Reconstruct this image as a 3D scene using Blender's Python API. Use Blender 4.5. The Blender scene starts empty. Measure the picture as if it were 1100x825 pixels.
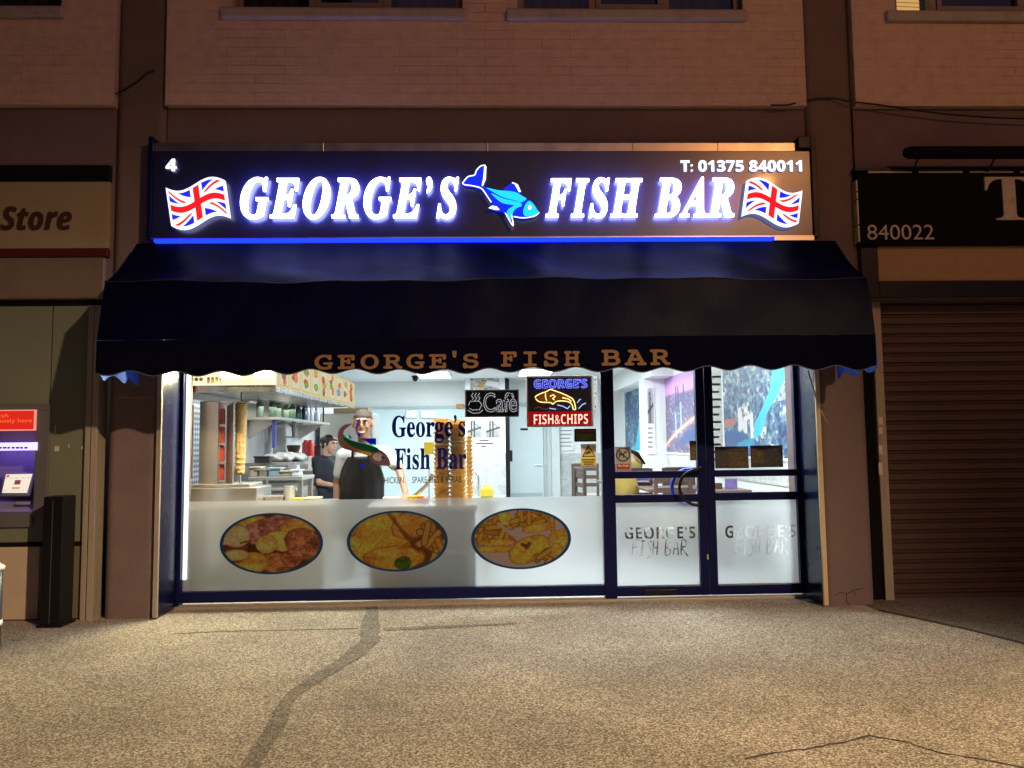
import bpy, bmesh, math, random
import numpy as np
from mathutils import Vector, Matrix
rnd = random.Random(7)
S = bpy.context.scene
C = S.collection
rad = math.radians

# ---------------------------------------------------------------- camera
CAM = Vector((0, -6.4, 1.38)); FPX = 826.0
R = (Matrix.Rotation(rad(-1.75), 3, 'Z') @ Matrix.Rotation(rad(94.33), 3, 'X') @ Matrix.Rotation(-0.0119, 3, 'Z'))
cd = bpy.data.cameras.new('camera'); cd.sensor_width = 36; cd.lens = 36 * FPX / 1100; cd.clip_start = .05; cd.clip_end = 400
co = bpy.data.objects.new('camera', cd); C.objects.link(co)
co.matrix_world = Matrix.Translation(CAM) @ R.to_4x4()
S.camera = co

# ---------------------------------------------------------------- night sky, a trace of skyglow, exposure
W = bpy.data.worlds.new('World'); S.world = W; W.use_nodes = True
wn = W.node_tree.nodes; bg = wn['Background']
sky = wn.new('ShaderNodeTexSky'); sky.sky_type = 'NISHITA'; sky.sun_disc = False
sky.sun_elevation = rad(12); sky.sun_rotation = rad(150)
W.node_tree.links.new(sky.outputs[0], bg.inputs[0]); bg.inputs[1].default_value = 0.0022
sl = bpy.data.lights.new('skyglow', 'SUN'); sl.energy = .11; sl.angle = rad(60); sl.color = (.86, .52, 1)
so = bpy.data.objects.new('skyglow', sl); C.objects.link(so); so.rotation_euler = (rad(58), 0, rad(25))
S.view_settings.view_transform = 'Standard'; S.view_settings.look = 'None'
S.view_settings.exposure = 0; S.view_settings.gamma = 1
cy = S.cycles
cy.use_denoising = True; cy.max_bounces = 9; cy.diffuse_bounces = 4; cy.glossy_bounces = 4
cy.transmission_bounces = 8; cy.transparent_max_bounces = 16; cy.caustics_refractive = False; cy.caustics_reflective = False
cy.sample_clamp_indirect = 5; cy.blur_glossy = .5

LAMP = Vector((5.4, -9.0, 6.4))

# ---------------------------------------------------------------- measuring helpers: a point seen in the photo, at a known plane
def ray(px, py): return R @ Vector(((px - 550) / FPX, (412.5 - py) / FPX, -1))
def P(px, py, Y):
    d = ray(px, py); return CAM + d * ((Y - CAM.y) / d.y)
def PX(px, py, x):
    d = ray(px, py); return CAM + d * ((x - CAM.x) / d.x)
def PZ(px, py, z):
    d = ray(px, py); return CAM + d * ((z - CAM.z) / d.z)
def rect(x0, y0, x1, y1, Y):
    a = P(x0, (y0 + y1) / 2, Y).x; b = P(x1, (y0 + y1) / 2, Y).x
    m = (x0 + x1) / 2
    return a, b, P(m, y1, Y).z, P(m, y0, Y).z           # X0, X1, Z0, Z1

# ---------------------------------------------------------------- mesh builder
class MB:
    def __init__(s): s.v = []; s.f = []; s.m = []
    def add(s, vs, fs, mi=0):
        n = len(s.v); s.v += [tuple(v) for v in vs]
        for f in fs: s.f.append([n + i for i in f]); s.m.append(mi)
        return s
    def box(s, x0, x1, y0, y1, z0, z1, mi=0):
        x0, x1 = min(x0, x1), max(x0, x1); y0, y1 = min(y0, y1), max(y0, y1); z0, z1 = min(z0, z1), max(z0, z1)
        return s.add([(x0, y0, z0), (x1, y0, z0), (x1, y1, z0), (x0, y1, z0), (x0, y0, z1), (x1, y0, z1), (x1, y1, z1), (x0, y1, z1)],
                     [(0, 3, 2, 1), (4, 5, 6, 7), (0, 1, 5, 4), (1, 2, 6, 5), (2, 3, 7, 6), (3, 0, 4, 7)], mi)
    def quad(s, a, b, c, d, mi=0): return s.add([a, b, c, d], [(0, 1, 2, 3)], mi)
    def prism(s, pts, y0, y1, mi=0):
        """outline of (x, z) points, extruded along y"""
        n = len(pts)
        vs = [(x, y0, z) for x, z in pts] + [(x, y1, z) for x, z in pts]
        fs = [list(range(n)), list(range(2 * n - 1, n - 1, -1))] + [(i, i + n, (i + 1) % n + n, (i + 1) % n) for i in range(n)]
        return s.add(vs, fs, mi)
    def prism_x(s, pts, x0, x1, mi=0):
        """outline of (y, z) points, extruded along x"""
        n = len(pts)
        vs = [(x0, y, z) for y, z in pts] + [(x1, y, z) for y, z in pts]
        fs = [list(range(n)), list(range(2 * n - 1, n - 1, -1))] + [(i, i + n, (i + 1) % n + n, (i + 1) % n) for i in range(n)]
        return s.add(vs, fs, mi)
    def lathe(s, cx, cy_, prof, n=24, mi=0, sx=1, sy=1):
        vs = []; fs = []
        for r, z in prof:
            for k in range(n):
                a = 2 * math.pi * k / n; vs.append((cx + r * sx * math.cos(a), cy_ + r * sy * math.sin(a), z))
        for i in range(len(prof) - 1):
            for k in range(n):
                k2 = (k + 1) % n; fs.append((i * n + k, i * n + k2, (i + 1) * n + k2, (i + 1) * n + k))
        fs.append(list(range(n))[::-1]); fs.append([(len(prof) - 1) * n + k for k in range(n)])
        return s.add(vs, fs, mi)
    def tube(s, pts, r, n=8, mi=0, closed=False):
        pts = [Vector(p) for p in pts]; N = len(pts); rr = r if hasattr(r, '__len__') else [r] * N
        vs = []; fs = []; up = None
        for i, p in enumerate(pts):
            a = pts[(i - 1) % N] if (i or closed) else p; b = pts[(i + 1) % N] if (i < N - 1 or closed) else p
            t = (b - a).normalized()
            if up is None: up = Vector((0, 0, 1)) if abs(t.z) < .9 else Vector((1, 0, 0))
            u = (up - t * up.dot(t)).normalized(); w = t.cross(u); up = u
            for k in range(n):
                an = 2 * math.pi * k / n; vs.append(p + (u * math.cos(an) + w * math.sin(an)) * rr[i])
        for i in range(N if closed else N - 1):
            j = (i + 1) % N
            for k in range(n):
                k2 = (k + 1) % n; fs.append((i * n + k, i * n + k2, j * n + k2, j * n + k))
        if not closed: fs.append(list(range(n))[::-1]); fs.append([(N - 1) * n + k for k in range(n)])
        return s.add(vs, fs, mi)
    def ell(s, c, r, n=16, m=10, mi=0, rot=None):
        vs = []; fs = []; c = Vector(c)
        for i in range(m + 1):
            th = math.pi * i / m
            for k in range(n):
                a = 2 * math.pi * k / n
                v = Vector((r[0] * math.sin(th) * math.cos(a), r[1] * math.sin(th) * math.sin(a), r[2] * math.cos(th)))
                if rot: v = rot @ v
                vs.append(c + v)
        for i in range(m):
            for k in range(n):
                k2 = (k + 1) % n; fs.append((i * n + k, (i + 1) * n + k, (i + 1) * n + k2, i * n + k2))
        return s.add(vs, fs, mi)
    def cap(s, p0, p1, r0, r1, n=14, mi=0):
        p0 = Vector(p0); p1 = Vector(p1); t = (p1 - p0).normalized()
        pts = [p0 - t * r0 * .98, p0 - t * r0 * .75, p0 - t * r0 * .35, p0]; rr = [r0 * .2, r0 * .66, r0 * .94, r0]
        for k in (1, 2, 3): pts.append(p0.lerp(p1, k / 4)); rr.append(r0 + (r1 - r0) * k / 4)
        pts += [p1, p1 + t * r1 * .35, p1 + t * r1 * .75, p1 + t * r1 * .98]; rr += [r1, r1 * .94, r1 * .66, r1 * .2]
        return s.tube(pts, rr, n, mi)
    def xform(s, M):
        s.v = [tuple(M @ Vector(v)) for v in s.v]; return s
    def mesh(s, name):
        me = bpy.data.meshes.new(name); me.from_pydata(s.v, [], s.f); me.update(); return me

def world_of(o):
    p = Vector((0, 0, 0))
    while o: p += o.location; o = o.parent
    return p
def obj(name, mb, mats, parent=None, bevel=0, smooth=False, seg=2, label=None):
    me = mb.mesh(name) if isinstance(mb, MB) else mb
    for m in (mats if isinstance(mats, (list, tuple)) else [mats]): me.materials.append(m)
    if isinstance(mb, MB) and any(mb.m): me.polygons.foreach_set('material_index', mb.m)
    if isinstance(mb, MB):
        bm = bmesh.new(); bm.from_mesh(me); bmesh.ops.recalc_face_normals(bm, faces=bm.faces); bm.to_mesh(me); bm.free()
    if smooth: me.polygons.foreach_set('use_smooth', [True] * len(me.polygons))
    o = bpy.data.objects.new(name, me); C.objects.link(o)
    if parent: o.parent = parent; o.location = -world_of(parent)
    if bevel:
        b = o.modifiers.new('bevel', 'BEVEL'); b.width = bevel; b.segments = seg; b.limit_method = 'ANGLE'; b.angle_limit = rad(40)
    if label: o['label'] = label
    return o
def thing(name, label, cat, loc=(0, 0, 0), group=None):
    o = bpy.data.objects.new(name, None); C.objects.link(o); o.location = loc; o.empty_display_size = .1
    o['label'] = label; o['category'] = cat
    if group: o['group'] = group
    return o
def tag(o, label, cat, group=None):
    o['label'] = label; o['category'] = cat
    if group: o['group'] = group
    return o
def struct(o): o['kind'] = 'structure'; return o
def dup(root, delta, label=None):
    r = root.copy(); C.objects.link(r); r.location = root.location + Vector(delta)
    if label: r['label'] = label
    for ch in list(root.children):
        c = ch.copy(); C.objects.link(c); c.parent = r
        for g in ch.children:
            d = g.copy(); C.objects.link(d); d.parent = c
    return r

# ---------------------------------------------------------------- materials
def base_mat(name):
    m = bpy.data.materials.new(name); m.use_nodes = True; nt = m.node_tree; nt.nodes.clear()
    out = nt.nodes.new('ShaderNodeOutputMaterial'); return m, nt, out
def N(nt, t, **kw):
    n = nt.nodes.new(t)
    for k, v in kw.items():
        if k.startswith('i_'): n.inputs[int(k[2:])].default_value = v
        else: setattr(n, k, v)
    return n
def rgba(c): return (c[0], c[1], c[2], 1)
def mk(name, col, rough=.5, metal=0, var=.12, scale=6, bump=0, bscale=60, stretch=(1, 1, 1), coat=0, rvar=.1, spec=.5, dirt=0, dirtcol=(.05, .04, .03)):
    m, nt, out = base_mat(name); L = nt.links.new
    b = N(nt, 'ShaderNodeBsdfPrincipled'); L(b.outputs[0], out.inputs[0])
    tc = N(nt, 'ShaderNodeTexCoord'); mp = N(nt, 'ShaderNodeMapping'); mp.inputs['Scale'].default_value = stretch; L(tc.outputs['Object'], mp.inputs[0])
    nz = N(nt, 'ShaderNodeTexNoise'); nz.inputs['Scale'].default_value = scale; nz.inputs['Detail'].default_value = 6; L(mp.outputs[0], nz.inputs[0])
    mx = N(nt, 'ShaderNodeMix', data_type='RGBA')
    mx.inputs[6].default_value = rgba([c * (1 - var) for c in col]); mx.inputs[7].default_value = rgba([min(1, c * (1 + var)) for c in col])
    L(nz.outputs[0], mx.inputs[0]); last = mx.outputs[2]
    if dirt:
        n2 = N(nt, 'ShaderNodeTexNoise'); n2.inputs['Scale'].default_value = scale * .37; n2.inputs['Detail'].default_value = 9; n2.inputs['Roughness'].default_value = .7; L(mp.outputs[0], n2.inputs[0])
        rp = N(nt, 'ShaderNodeMapRange'); rp.inputs[1].default_value = .5; rp.inputs[2].default_value = .75; rp.inputs[4].default_value = dirt; L(n2.outputs[0], rp.inputs[0])
        m2 = N(nt, 'ShaderNodeMix', data_type='RGBA'); L(rp.outputs[0], m2.inputs[0]); L(last, m2.inputs[6]); m2.inputs[7].default_value = rgba(dirtcol); last = m2.outputs[2]
    L(last, b.inputs['Base Color'])
    r = N(nt, 'ShaderNodeMapRange'); r.inputs[3].default_value = max(0, rough - rvar); r.inputs[4].default_value = min(1, rough + rvar); L(nz.outputs[0], r.inputs[0]); L(r.outputs[0], b.inputs['Roughness'])
    b.inputs['Metallic'].default_value = metal; b.inputs['Specular IOR Level'].default_value = spec
    if coat: b.inputs['Coat Weight'].default_value = coat; b.inputs['Coat Roughness'].default_value = .08
    if bump:
        n3 = N(nt, 'ShaderNodeTexNoise'); n3.inputs['Scale'].default_value = bscale; n3.inputs['Detail'].default_value = 4; L(mp.outputs[0], n3.inputs[0])
        bp = N(nt, 'ShaderNodeBump'); bp.inputs['Strength'].default_value = bump; bp.inputs['Distance'].default_value = .01; L(n3.outputs[0], bp.inputs['Height']); L(bp.outputs[0], b.inputs['Normal'])
    return m
def emit(name, col, strength, var=0):
    m, nt, out = base_mat(name); e = N(nt, 'ShaderNodeEmission'); e.inputs[0].default_value = rgba(col); e.inputs[1].default_value = strength
    nt.links.new(e.outputs[0], out.inputs[0]); return m
def glass_mat(name, tint=(.97, .985, .98), gloss=1.0):
    m, nt, out = base_mat(name); L = nt.links.new
    t = N(nt, 'ShaderNodeBsdfTransparent'); t.inputs[0].default_value = rgba(tint)
    g = N(nt, 'ShaderNodeBsdfGlossy'); g.inputs['Roughness'].default_value = .02
    f = N(nt, 'ShaderNodeLayerWeight'); f.inputs[0].default_value = .5
    pw = N(nt, 'ShaderNodeMath', operation='POWER'); L(f.outputs['Facing'], pw.inputs[0]); pw.inputs[1].default_value = 5
    mu = N(nt, 'ShaderNodeMath', operation='MULTIPLY_ADD'); L(pw.outputs[0], mu.inputs[0]); mu.inputs[1].default_value = .6 * gloss; mu.inputs[2].default_value = .035 * gloss
    x = N(nt, 'ShaderNodeMixShader'); L(mu.outputs[0], x.inputs[0]); L(t.outputs[0], x.inputs[1]); L(g.outputs[0], x.inputs[2]); L(x.outputs[0], out.inputs[0]); return m
def film_mat(name, col=(.9, .93, .95), trans=.5, rough=.4):
    m, nt, out = base_mat(name); L = nt.links.new
    t = N(nt, 'ShaderNodeBsdfTranslucent'); t.inputs[0].default_value = rgba(col)
    d = N(nt, 'ShaderNodeBsdfDiffuse'); d.inputs[0].default_value = rgba([c * .5 for c in col])
    r = N(nt, 'ShaderNodeBsdfRefraction'); r.inputs[0].default_value = rgba(col); r.inputs['Roughness'].default_value = rough; r.inputs['IOR'].default_value = 1.25
    a = N(nt, 'ShaderNodeMixShader'); a.inputs[0].default_value = .18; L(t.outputs[0], a.inputs[1]); L(d.outputs[0], a.inputs[2])
    x = N(nt, 'ShaderNodeMixShader'); x.inputs[0].default_value = trans; L(a.outputs[0], x.inputs[1]); L(r.outputs[0], x.inputs[2]); L(x.outputs[0], out.inputs[0]); return m
def col_mat(name, rough=.45, translucent=0, emis=0):
    """flat prints: the picture's own colours are stored per vertex"""
    m, nt, out = base_mat(name); L = nt.links.new
    a = N(nt, 'ShaderNodeAttribute', attribute_name='Col')
    if emis:
        e = N(nt, 'ShaderNodeEmission'); L(a.outputs[0], e.inputs[0]); e.inputs[1].default_value = emis; L(e.outputs[0], out.inputs[0]); return m
    b = N(nt, 'ShaderNodeBsdfPrincipled'); b.inputs['Roughness'].default_value = rough; L(a.outputs[0], b.inputs['Base Color'])
    if translucent:
        t = N(nt, 'ShaderNodeBsdfTranslucent'); L(a.outputs[0], t.inputs[0]); x = N(nt, 'ShaderNodeMixShader'); x.inputs[0].default_value = translucent
        L(b.outputs[0], x.inputs[1]); L(t.outputs[0], x.inputs[2]); L(x.outputs[0], out.inputs[0])
    else: L(b.outputs[0], out.inputs[0])
    return m
def brick_mat(name, col, mortar):
    m, nt, out = base_mat(name); L = nt.links.new
    b = N(nt, 'ShaderNodeBsdfPrincipled'); L(b.outputs[0], out.inputs[0]); b.inputs['Roughness'].default_value = .75
    tc = N(nt, 'ShaderNodeTexCoord'); sp = N(nt, 'ShaderNodeSeparateXYZ'); cb = N(nt, 'ShaderNodeCombineXYZ'); L(tc.outputs['Object'], sp.inputs[0])
    wz = N(nt, 'ShaderNodeTexNoise'); wz.inputs['Scale'].default_value = 2.3; L(tc.outputs['Object'], wz.inputs[0])
    wa = N(nt, 'ShaderNodeMath', operation='MULTIPLY_ADD'); L(wz.outputs[0], wa.inputs[0]); wa.inputs[1].default_value = .012; L(sp.outputs[2], wa.inputs[2])
    L(sp.outputs[0], cb.inputs[0]); L(wa.outputs[0], cb.inputs[1])
    br = N(nt, 'ShaderNodeTexBrick'); L(cb.outputs[0], br.inputs[0]); br.inputs['Scale'].default_value = 1; br.inputs['Brick Width'].default_value = .46; br.inputs['Row Height'].default_value = .075
    br.inputs['Mortar Size'].default_value = .005; br.inputs['Mortar Smooth'].default_value = .6
    br.inputs['Color1'].default_value = rgba(col); br.inputs['Color2'].default_value = rgba([c * .9 for c in col]); br.inputs['Mortar'].default_value = rgba(mortar)
    nz = N(nt, 'ShaderNodeTexNoise'); nz.inputs['Scale'].default_value = 1.1; nz.inputs['Detail'].default_value = 8; nz.inputs['Roughness'].default_value = .65; L(tc.outputs['Object'], nz.inputs[0])
    # the mortar joint fades in and out under the paint
    fd = N(nt, 'ShaderNodeMapRange'); fd.inputs[1].default_value = .46; fd.inputs[2].default_value = .72; fd.inputs[3].default_value = .0; fd.inputs[4].default_value = 1.0; L(nz.outputs[0], fd.inputs[0])
    mx0 = N(nt, 'ShaderNodeMix', data_type='RGBA'); L(fd.outputs[0], mx0.inputs[0]); mx0.inputs[6].default_value = rgba(col); L(br.outputs[0], mx0.inputs[7])
    n2 = N(nt, 'ShaderNodeTexNoise'); n2.inputs['Scale'].default_value = 14; n2.inputs['Detail'].default_value = 8; L(tc.outputs['Object'], n2.inputs[0])
    mr = N(nt, 'ShaderNodeMapRange'); mr.inputs[3].default_value = .72; mr.inputs[4].default_value = 1.2; L(n2.outputs[0], mr.inputs[0])
    mm = N(nt, 'ShaderNodeMix', data_type='RGBA', blend_type='MULTIPLY'); mm.inputs[0].default_value = 1; L(mx0.outputs[2], mm.inputs[6]); L(mr.outputs[0], mm.inputs[7]); L(mm.outputs[2], b.inputs['Base Color'])
    h = N(nt, 'ShaderNodeMath', operation='MULTIPLY_ADD'); L(br.outputs['Fac'], h.inputs[0]); h.inputs[1].default_value = -1; L(n2.outputs[0], h.inputs[2])
    bp = N(nt, 'ShaderNodeBump'); bp.inputs['Strength'].default_value = .5; bp.inputs['Distance'].default_value = .006; L(h.outputs[0], bp.inputs['Height']); L(bp.outputs[0], b.inputs['Normal'])
    return m
def paving_mat(name, dark=1.0):
    m, nt, out = base_mat(name); L = nt.links.new
    b = N(nt, 'ShaderNodeBsdfPrincipled'); L(b.outputs[0], out.inputs[0]); b.inputs['Roughness'].default_value = .8
    tc = N(nt, 'ShaderNodeTexCoord')
    def noise(sc, det=6, ro=.6):
        n = N(nt, 'ShaderNodeTexNoise'); n.inputs['Scale'].default_value = sc; n.inputs['Detail'].default_value = det; n.inputs['Roughness'].default_value = ro; L(tc.outputs['Object'], n.inputs[0]); return n
    big = noise(.9, 8); fine = noise(95, 3, .85); mid = noise(9, 6)
    rp = N(nt, 'ShaderNodeValToRGB'); e = rp.color_ramp.elements
    e[0].position = .32; e[0].color = rgba([c * dark for c in (.07, .058, .04)]); e[1].position = .69; e[1].color = rgba([c * dark for c in (.65, .58, .435)])
    el = rp.color_ramp.elements.new(.5); el.color = rgba([c * dark for c in (.235, .205, .15)])
    ag = N(nt, 'ShaderNodeTexVoronoi'); ag.inputs['Scale'].default_value = 125; L(tc.outputs['Object'], ag.inputs[0])
    ac = N(nt, 'ShaderNodeSeparateColor'); L(ag.outputs['Color'], ac.inputs[0])
    am_ = N(nt, 'ShaderNodeMath', operation='MULTIPLY_ADD'); L(ac.outputs[0], am_.inputs[0]); am_.inputs[1].default_value = .27; am_.inputs[2].default_value = -.135
    ad0 = N(nt, 'ShaderNodeMath', operation='ADD'); L(am_.outputs[0], ad0.inputs[0]); L(fine.outputs[0], ad0.inputs[1]); L(ad0.outputs[0], rp.inputs[0])
    vo = N(nt, 'ShaderNodeTexVoronoi'); vo.inputs['Scale'].default_value = 55; L(tc.outputs['Object'], vo.inputs[0])
    lt = N(nt, 'ShaderNodeMapRange'); lt.inputs[1].default_value = .12; lt.inputs[2].default_value = .22; lt.inputs[3].default_value = 1; lt.inputs[4].default_value = 0; L(vo.outputs['Distance'], lt.inputs[0])
    wn_ = N(nt, 'ShaderNodeSeparateColor'); L(vo.outputs['Color'], wn_.inputs[0])
    gt = N(nt, 'ShaderNodeMath', operation='GREATER_THAN'); L(wn_.outputs[0], gt.inputs[0]); gt.inputs[1].default_value = .86
    ml = N(nt, 'ShaderNodeMath', operation='MULTIPLY'); L(lt.outputs[0], ml.inputs[0]); L(gt.outputs[0], ml.inputs[1])
    m1 = N(nt, 'ShaderNodeMix', data_type='RGBA'); L(ml.outputs[0], m1.inputs[0]); L(rp.outputs[0], m1.inputs[6]); m1.inputs[7].default_value = rgba([c * dark for c in (.66, .56, .40)])
    # gum spots and stains
    v2 = N(nt, 'ShaderNodeTexVoronoi'); v2.inputs['Scale'].default_value = 4.3; L(tc.outputs['Object'], v2.inputs[0])
    g2 = N(nt, 'ShaderNodeMapRange'); g2.inputs[1].default_value = .05; g2.inputs[2].default_value = .075; g2.inputs[3].default_value = .55; g2.inputs[4].default_value = 0; L(v2.outputs['Distance'], g2.inputs[0])
    m2 = N(nt, 'ShaderNodeMix', data_type='RGBA'); L(g2.outputs[0], m2.inputs[0]); L(m1.outputs[2], m2.inputs[6]); m2.inputs[7].default_value = rgba([c * dark for c in (.5, .44, .34)])
    ad = N(nt, 'ShaderNodeMath', operation='MULTIPLY_ADD'); L(mid.outputs[0], ad.inputs[0]); ad.inputs[1].default_value = .25; L(big.outputs[0], ad.inputs[2])
    mr = N(nt, 'ShaderNodeMapRange'); mr.inputs[1].default_value = .40; mr.inputs[2].default_value = .85; mr.inputs[3].default_value = .62; mr.inputs[4].default_value = 1.3; L(ad.outputs[0], mr.inputs[0])
    mm = N(nt, 'ShaderNodeMix', data_type='RGBA', blend_type='MULTIPLY'); mm.inputs[0].default_value = 1; L(m2.outputs[2], mm.inputs[6]); L(mr.outputs[0], mm.inputs[7]); L(mm.outputs[2], b.inputs['Base Color'])
    bp = N(nt, 'ShaderNodeBump'); bp.inputs['Strength'].default_value = .8; bp.inputs['Distance'].default_value = .012; L(fine.outputs[0], bp.inputs['Height']); L(bp.outputs[0], b.inputs['Normal'])
    return m
def tile_mat(name, col, grout, w, h, axes='xz', vein=True, rough=.3):
    m, nt, out = base_mat(name); L = nt.links.new
    b = N(nt, 'ShaderNodeBsdfPrincipled'); L(b.outputs[0], out.inputs[0]); b.inputs['Roughness'].default_value = rough
    tc = N(nt, 'ShaderNodeTexCoord'); sp = N(nt, 'ShaderNodeSeparateXYZ'); cb = N(nt, 'ShaderNodeCombineXYZ'); L(tc.outputs['Object'], sp.inputs[0])
    L(sp.outputs['xyz'.index(axes[0])], cb.inputs[0]); L(sp.outputs['xyz'.index(axes[1])], cb.inputs[1])
    br = N(nt, 'ShaderNodeTexBrick', offset=0); L(cb.outputs[0], br.inputs[0]); br.inputs['Scale'].default_value = 1; br.inputs['Brick Width'].default_value = w; br.inputs['Row Height'].default_value = h
    br.inputs['Mortar Size'].default_value = .004; br.inputs['Mortar'].default_value = rgba(grout)
    nz = N(nt, 'ShaderNodeTexNoise'); nz.inputs['Scale'].default_value = 4; nz.inputs['Detail'].default_value = 10; nz.inputs['Roughness'].default_value = .75; nz.inputs['Distortion'].default_value = 1.5; L(tc.outputs['Object'], nz.inputs[0])
    rp = N(nt, 'ShaderNodeMapRange'); rp.inputs[1].default_value = .3; rp.inputs[2].default_value = .7; rp.inputs[3].default_value = .62; rp.inputs[4].default_value = 1.1; L(nz.outputs[0], rp.inputs[0])
    mu = N(nt, 'ShaderNodeMix', data_type='RGBA', blend_type='MULTIPLY'); mu.inputs[0].default_value = 1; mu.inputs[6].default_value = rgba(col); L(rp.outputs[0], mu.inputs[7])
    L(mu.outputs[2], br.inputs['Color1']); L(mu.outputs[2], br.inputs['Color2']); L(br.outputs[0], b.inputs['Base Color'])
    return m

def vinyl(name, col, k=.6):
    """coloured window vinyl: some of the light inside comes through it"""
    m, nt, out = base_mat(name); L = nt.links.new
    b = N(nt, 'ShaderNodeBsdfPrincipled'); b.inputs['Base Color'].default_value = rgba(col); b.inputs['Roughness'].default_value = .4
    t = N(nt, 'ShaderNodeBsdfTranslucent'); t.inputs[0].default_value = rgba(col)
    x = N(nt, 'ShaderNodeMixShader'); x.inputs[0].default_value = k; L(b.outputs[0], x.inputs[1]); L(t.outputs[0], x.inputs[2]); L(x.outputs[0], out.inputs[0]); return m
M = {}
M['brick'] = brick_mat('painted_brick', (.56, .40, .335), (.28, .19, .155))
M['mauve'] = mk('brown_masonry_paint', (.14, .096, .092), .75, var=.18, scale=5, bump=.35, bscale=90, dirt=.45)
M['band'] = mk('brown_concrete_paint', (.145, .094, .11), .75, var=.18, scale=4, bump=.3, bscale=80, dirt=.35)
M['sill'] = mk('painted_sill', (.36, .31, .31), .7, var=.2, scale=9, bump=.3, dirt=.4)
M['upvc'] = mk('weathered_frame', (.22, .17, .13), .5, dirt=.3)
M['dark_room'] = mk('unlit_room', (.02, .018, .018), .9)
M['curtain'] = mk('dim_curtain', (.09, .055, .06), .9, var=.5, scale=9, stretch=(3, 1, .05))
M['glass'] = glass_mat('clear_glass')
M['glass_dark'] = glass_mat('dark_glass', (.75, .8, .8), 1.6)
M['film'] = film_mat('frosted_film', (.97, .985, .99), trans=.74, rough=.42)
M['navy'] = mk('navy_powder_coat', (.004, .006, .05), .3, var=.2, rvar=.08, spec=.12)
M['reveal'] = mk('dark_navy_cladding', (.003, .004, .024), .25, var=.2, spec=.2)
M['panel'] = mk('navy_sign_panel', (.012, .011, .045), .30, coat=.1, var=.2, scale=2.5, rvar=.04, spec=1.0)
M['black'] = mk('black_paint', (.005, .005, .006), .4, var=.3, spec=.25)
M['blackmatt'] = mk('black_matt', (.004, .004, .004), .8, var=.3, spec=.1)
M['fabric'] = mk('navy_awning_fabric', (.0006, .001, .013), .5, var=.5, scale=3, bump=1, bscale=3.2, spec=.05)
M['valance'] = mk('navy_valance_fabric', (.0018, .002, .009), .9, var=.3, scale=5, spec=.02)
M['lit_flap'] = mk('lit_valance_blue', (.05, .20, .85), .8, var=.15, scale=8)  # side flaps far bluer than the awning cloth: shop light put into the colour
M['gold'] = mk('faded_gold_print', (.155, .075, .027), .8, var=.3, scale=30)
M['steel'] = mk('brushed_steel', (.60, .57, .52), .33, metal=.85, var=.1, scale=10, stretch=(1, 1, 12), rvar=.1)
M['steel_h'] = mk('brushed_worktop', (.64, .63, .6), .33, metal=.6, var=.1, scale=10, stretch=(1, 12, 1), rvar=.1)
M['trim_metal'] = mk('aluminium_trim', (.55, .5, .42), .35, metal=1, var=.25, scale=7, dirt=.25)
M['alu'] = mk('dull_aluminium', (.34, .29, .23), .5, metal=.3, var=.2, scale=10, stretch=(4, 4, .5), dirt=.3)
M['white_wall'] = mk('white_wall_paint', (.80, .82, .82), .6, var=.03)
M['blue_wall'] = mk('pale_blue_wall', (.62, .76, .80), .5, var=.05)
M['ceiling'] = mk('ceiling_paint', (.78, .80, .80), .8, var=.03)
M['pale_door'] = mk('pale_grey_door', (.60, .70, .72), .45, var=.04)
M['grey_frame'] = mk('grey_door_frame', (.42, .48, .5), .45)
M['tile'] = tile_mat('marble_tile', (.62, .64, .63), (.72, .73, .72), .45, .32, 'xz')
M['tile_side'] = tile_mat('marble_tile_side', (.66, .67, .66), (.74, .75, .74), .45, .32, 'yz')
M['floor_tile'] = tile_mat('floor_tile', (.42, .42, .41), (.25, .25, .25), .4, .4, 'xy', rough=.4)
M['pave'] = paving_mat('worn_asphalt_paving')
M['patch'] = paving_mat('tarmac_patch', .55)
M['crack'] = mk('crack_dirt', (.035, .028, .022), .9, var=.4, scale=40)
M['sidepath'] = paving_mat('dark_side_paving', .38)
M['white_emit'] = emit('sign_white_face', (.72, .80, 1), 9)
M['halo'] = emit('sign_letter_glow', (.27, .30, 1), 24)
M['window_paper'] = vinyl('thin_window_paper', (.85, .85, .83), .7)
M['hood'] = mk('hood_steel', (.24, .24, .24), .28, metal=1, var=.2, scale=4, stretch=(1, 8, 1))
M['paper'] = mk('white_paper', (.82, .83, .82), .6, var=.02)
M['ink'] = mk('black_ink', (.03, .03, .035), .6)
M['navyink'] = vinyl('navy_window_vinyl', (.012, .02, .22))
M['wood'] = mk('dark_chair_wood', (.10, .058, .045), .45, var=.3, scale=12, stretch=(1, 1, .3))
M['woodlight'] = mk('table_wood', (.20, .13, .10), .4, var=.3, scale=9)
M['print'] = col_mat('poster_print'); M['print_lit'] = col_mat('window_print', translucent=.85)
M['print_back'] = col_mat('screen_print', emis=1.0); M['print_glow'] = col_mat('lit_flag', emis=1.5)
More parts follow.
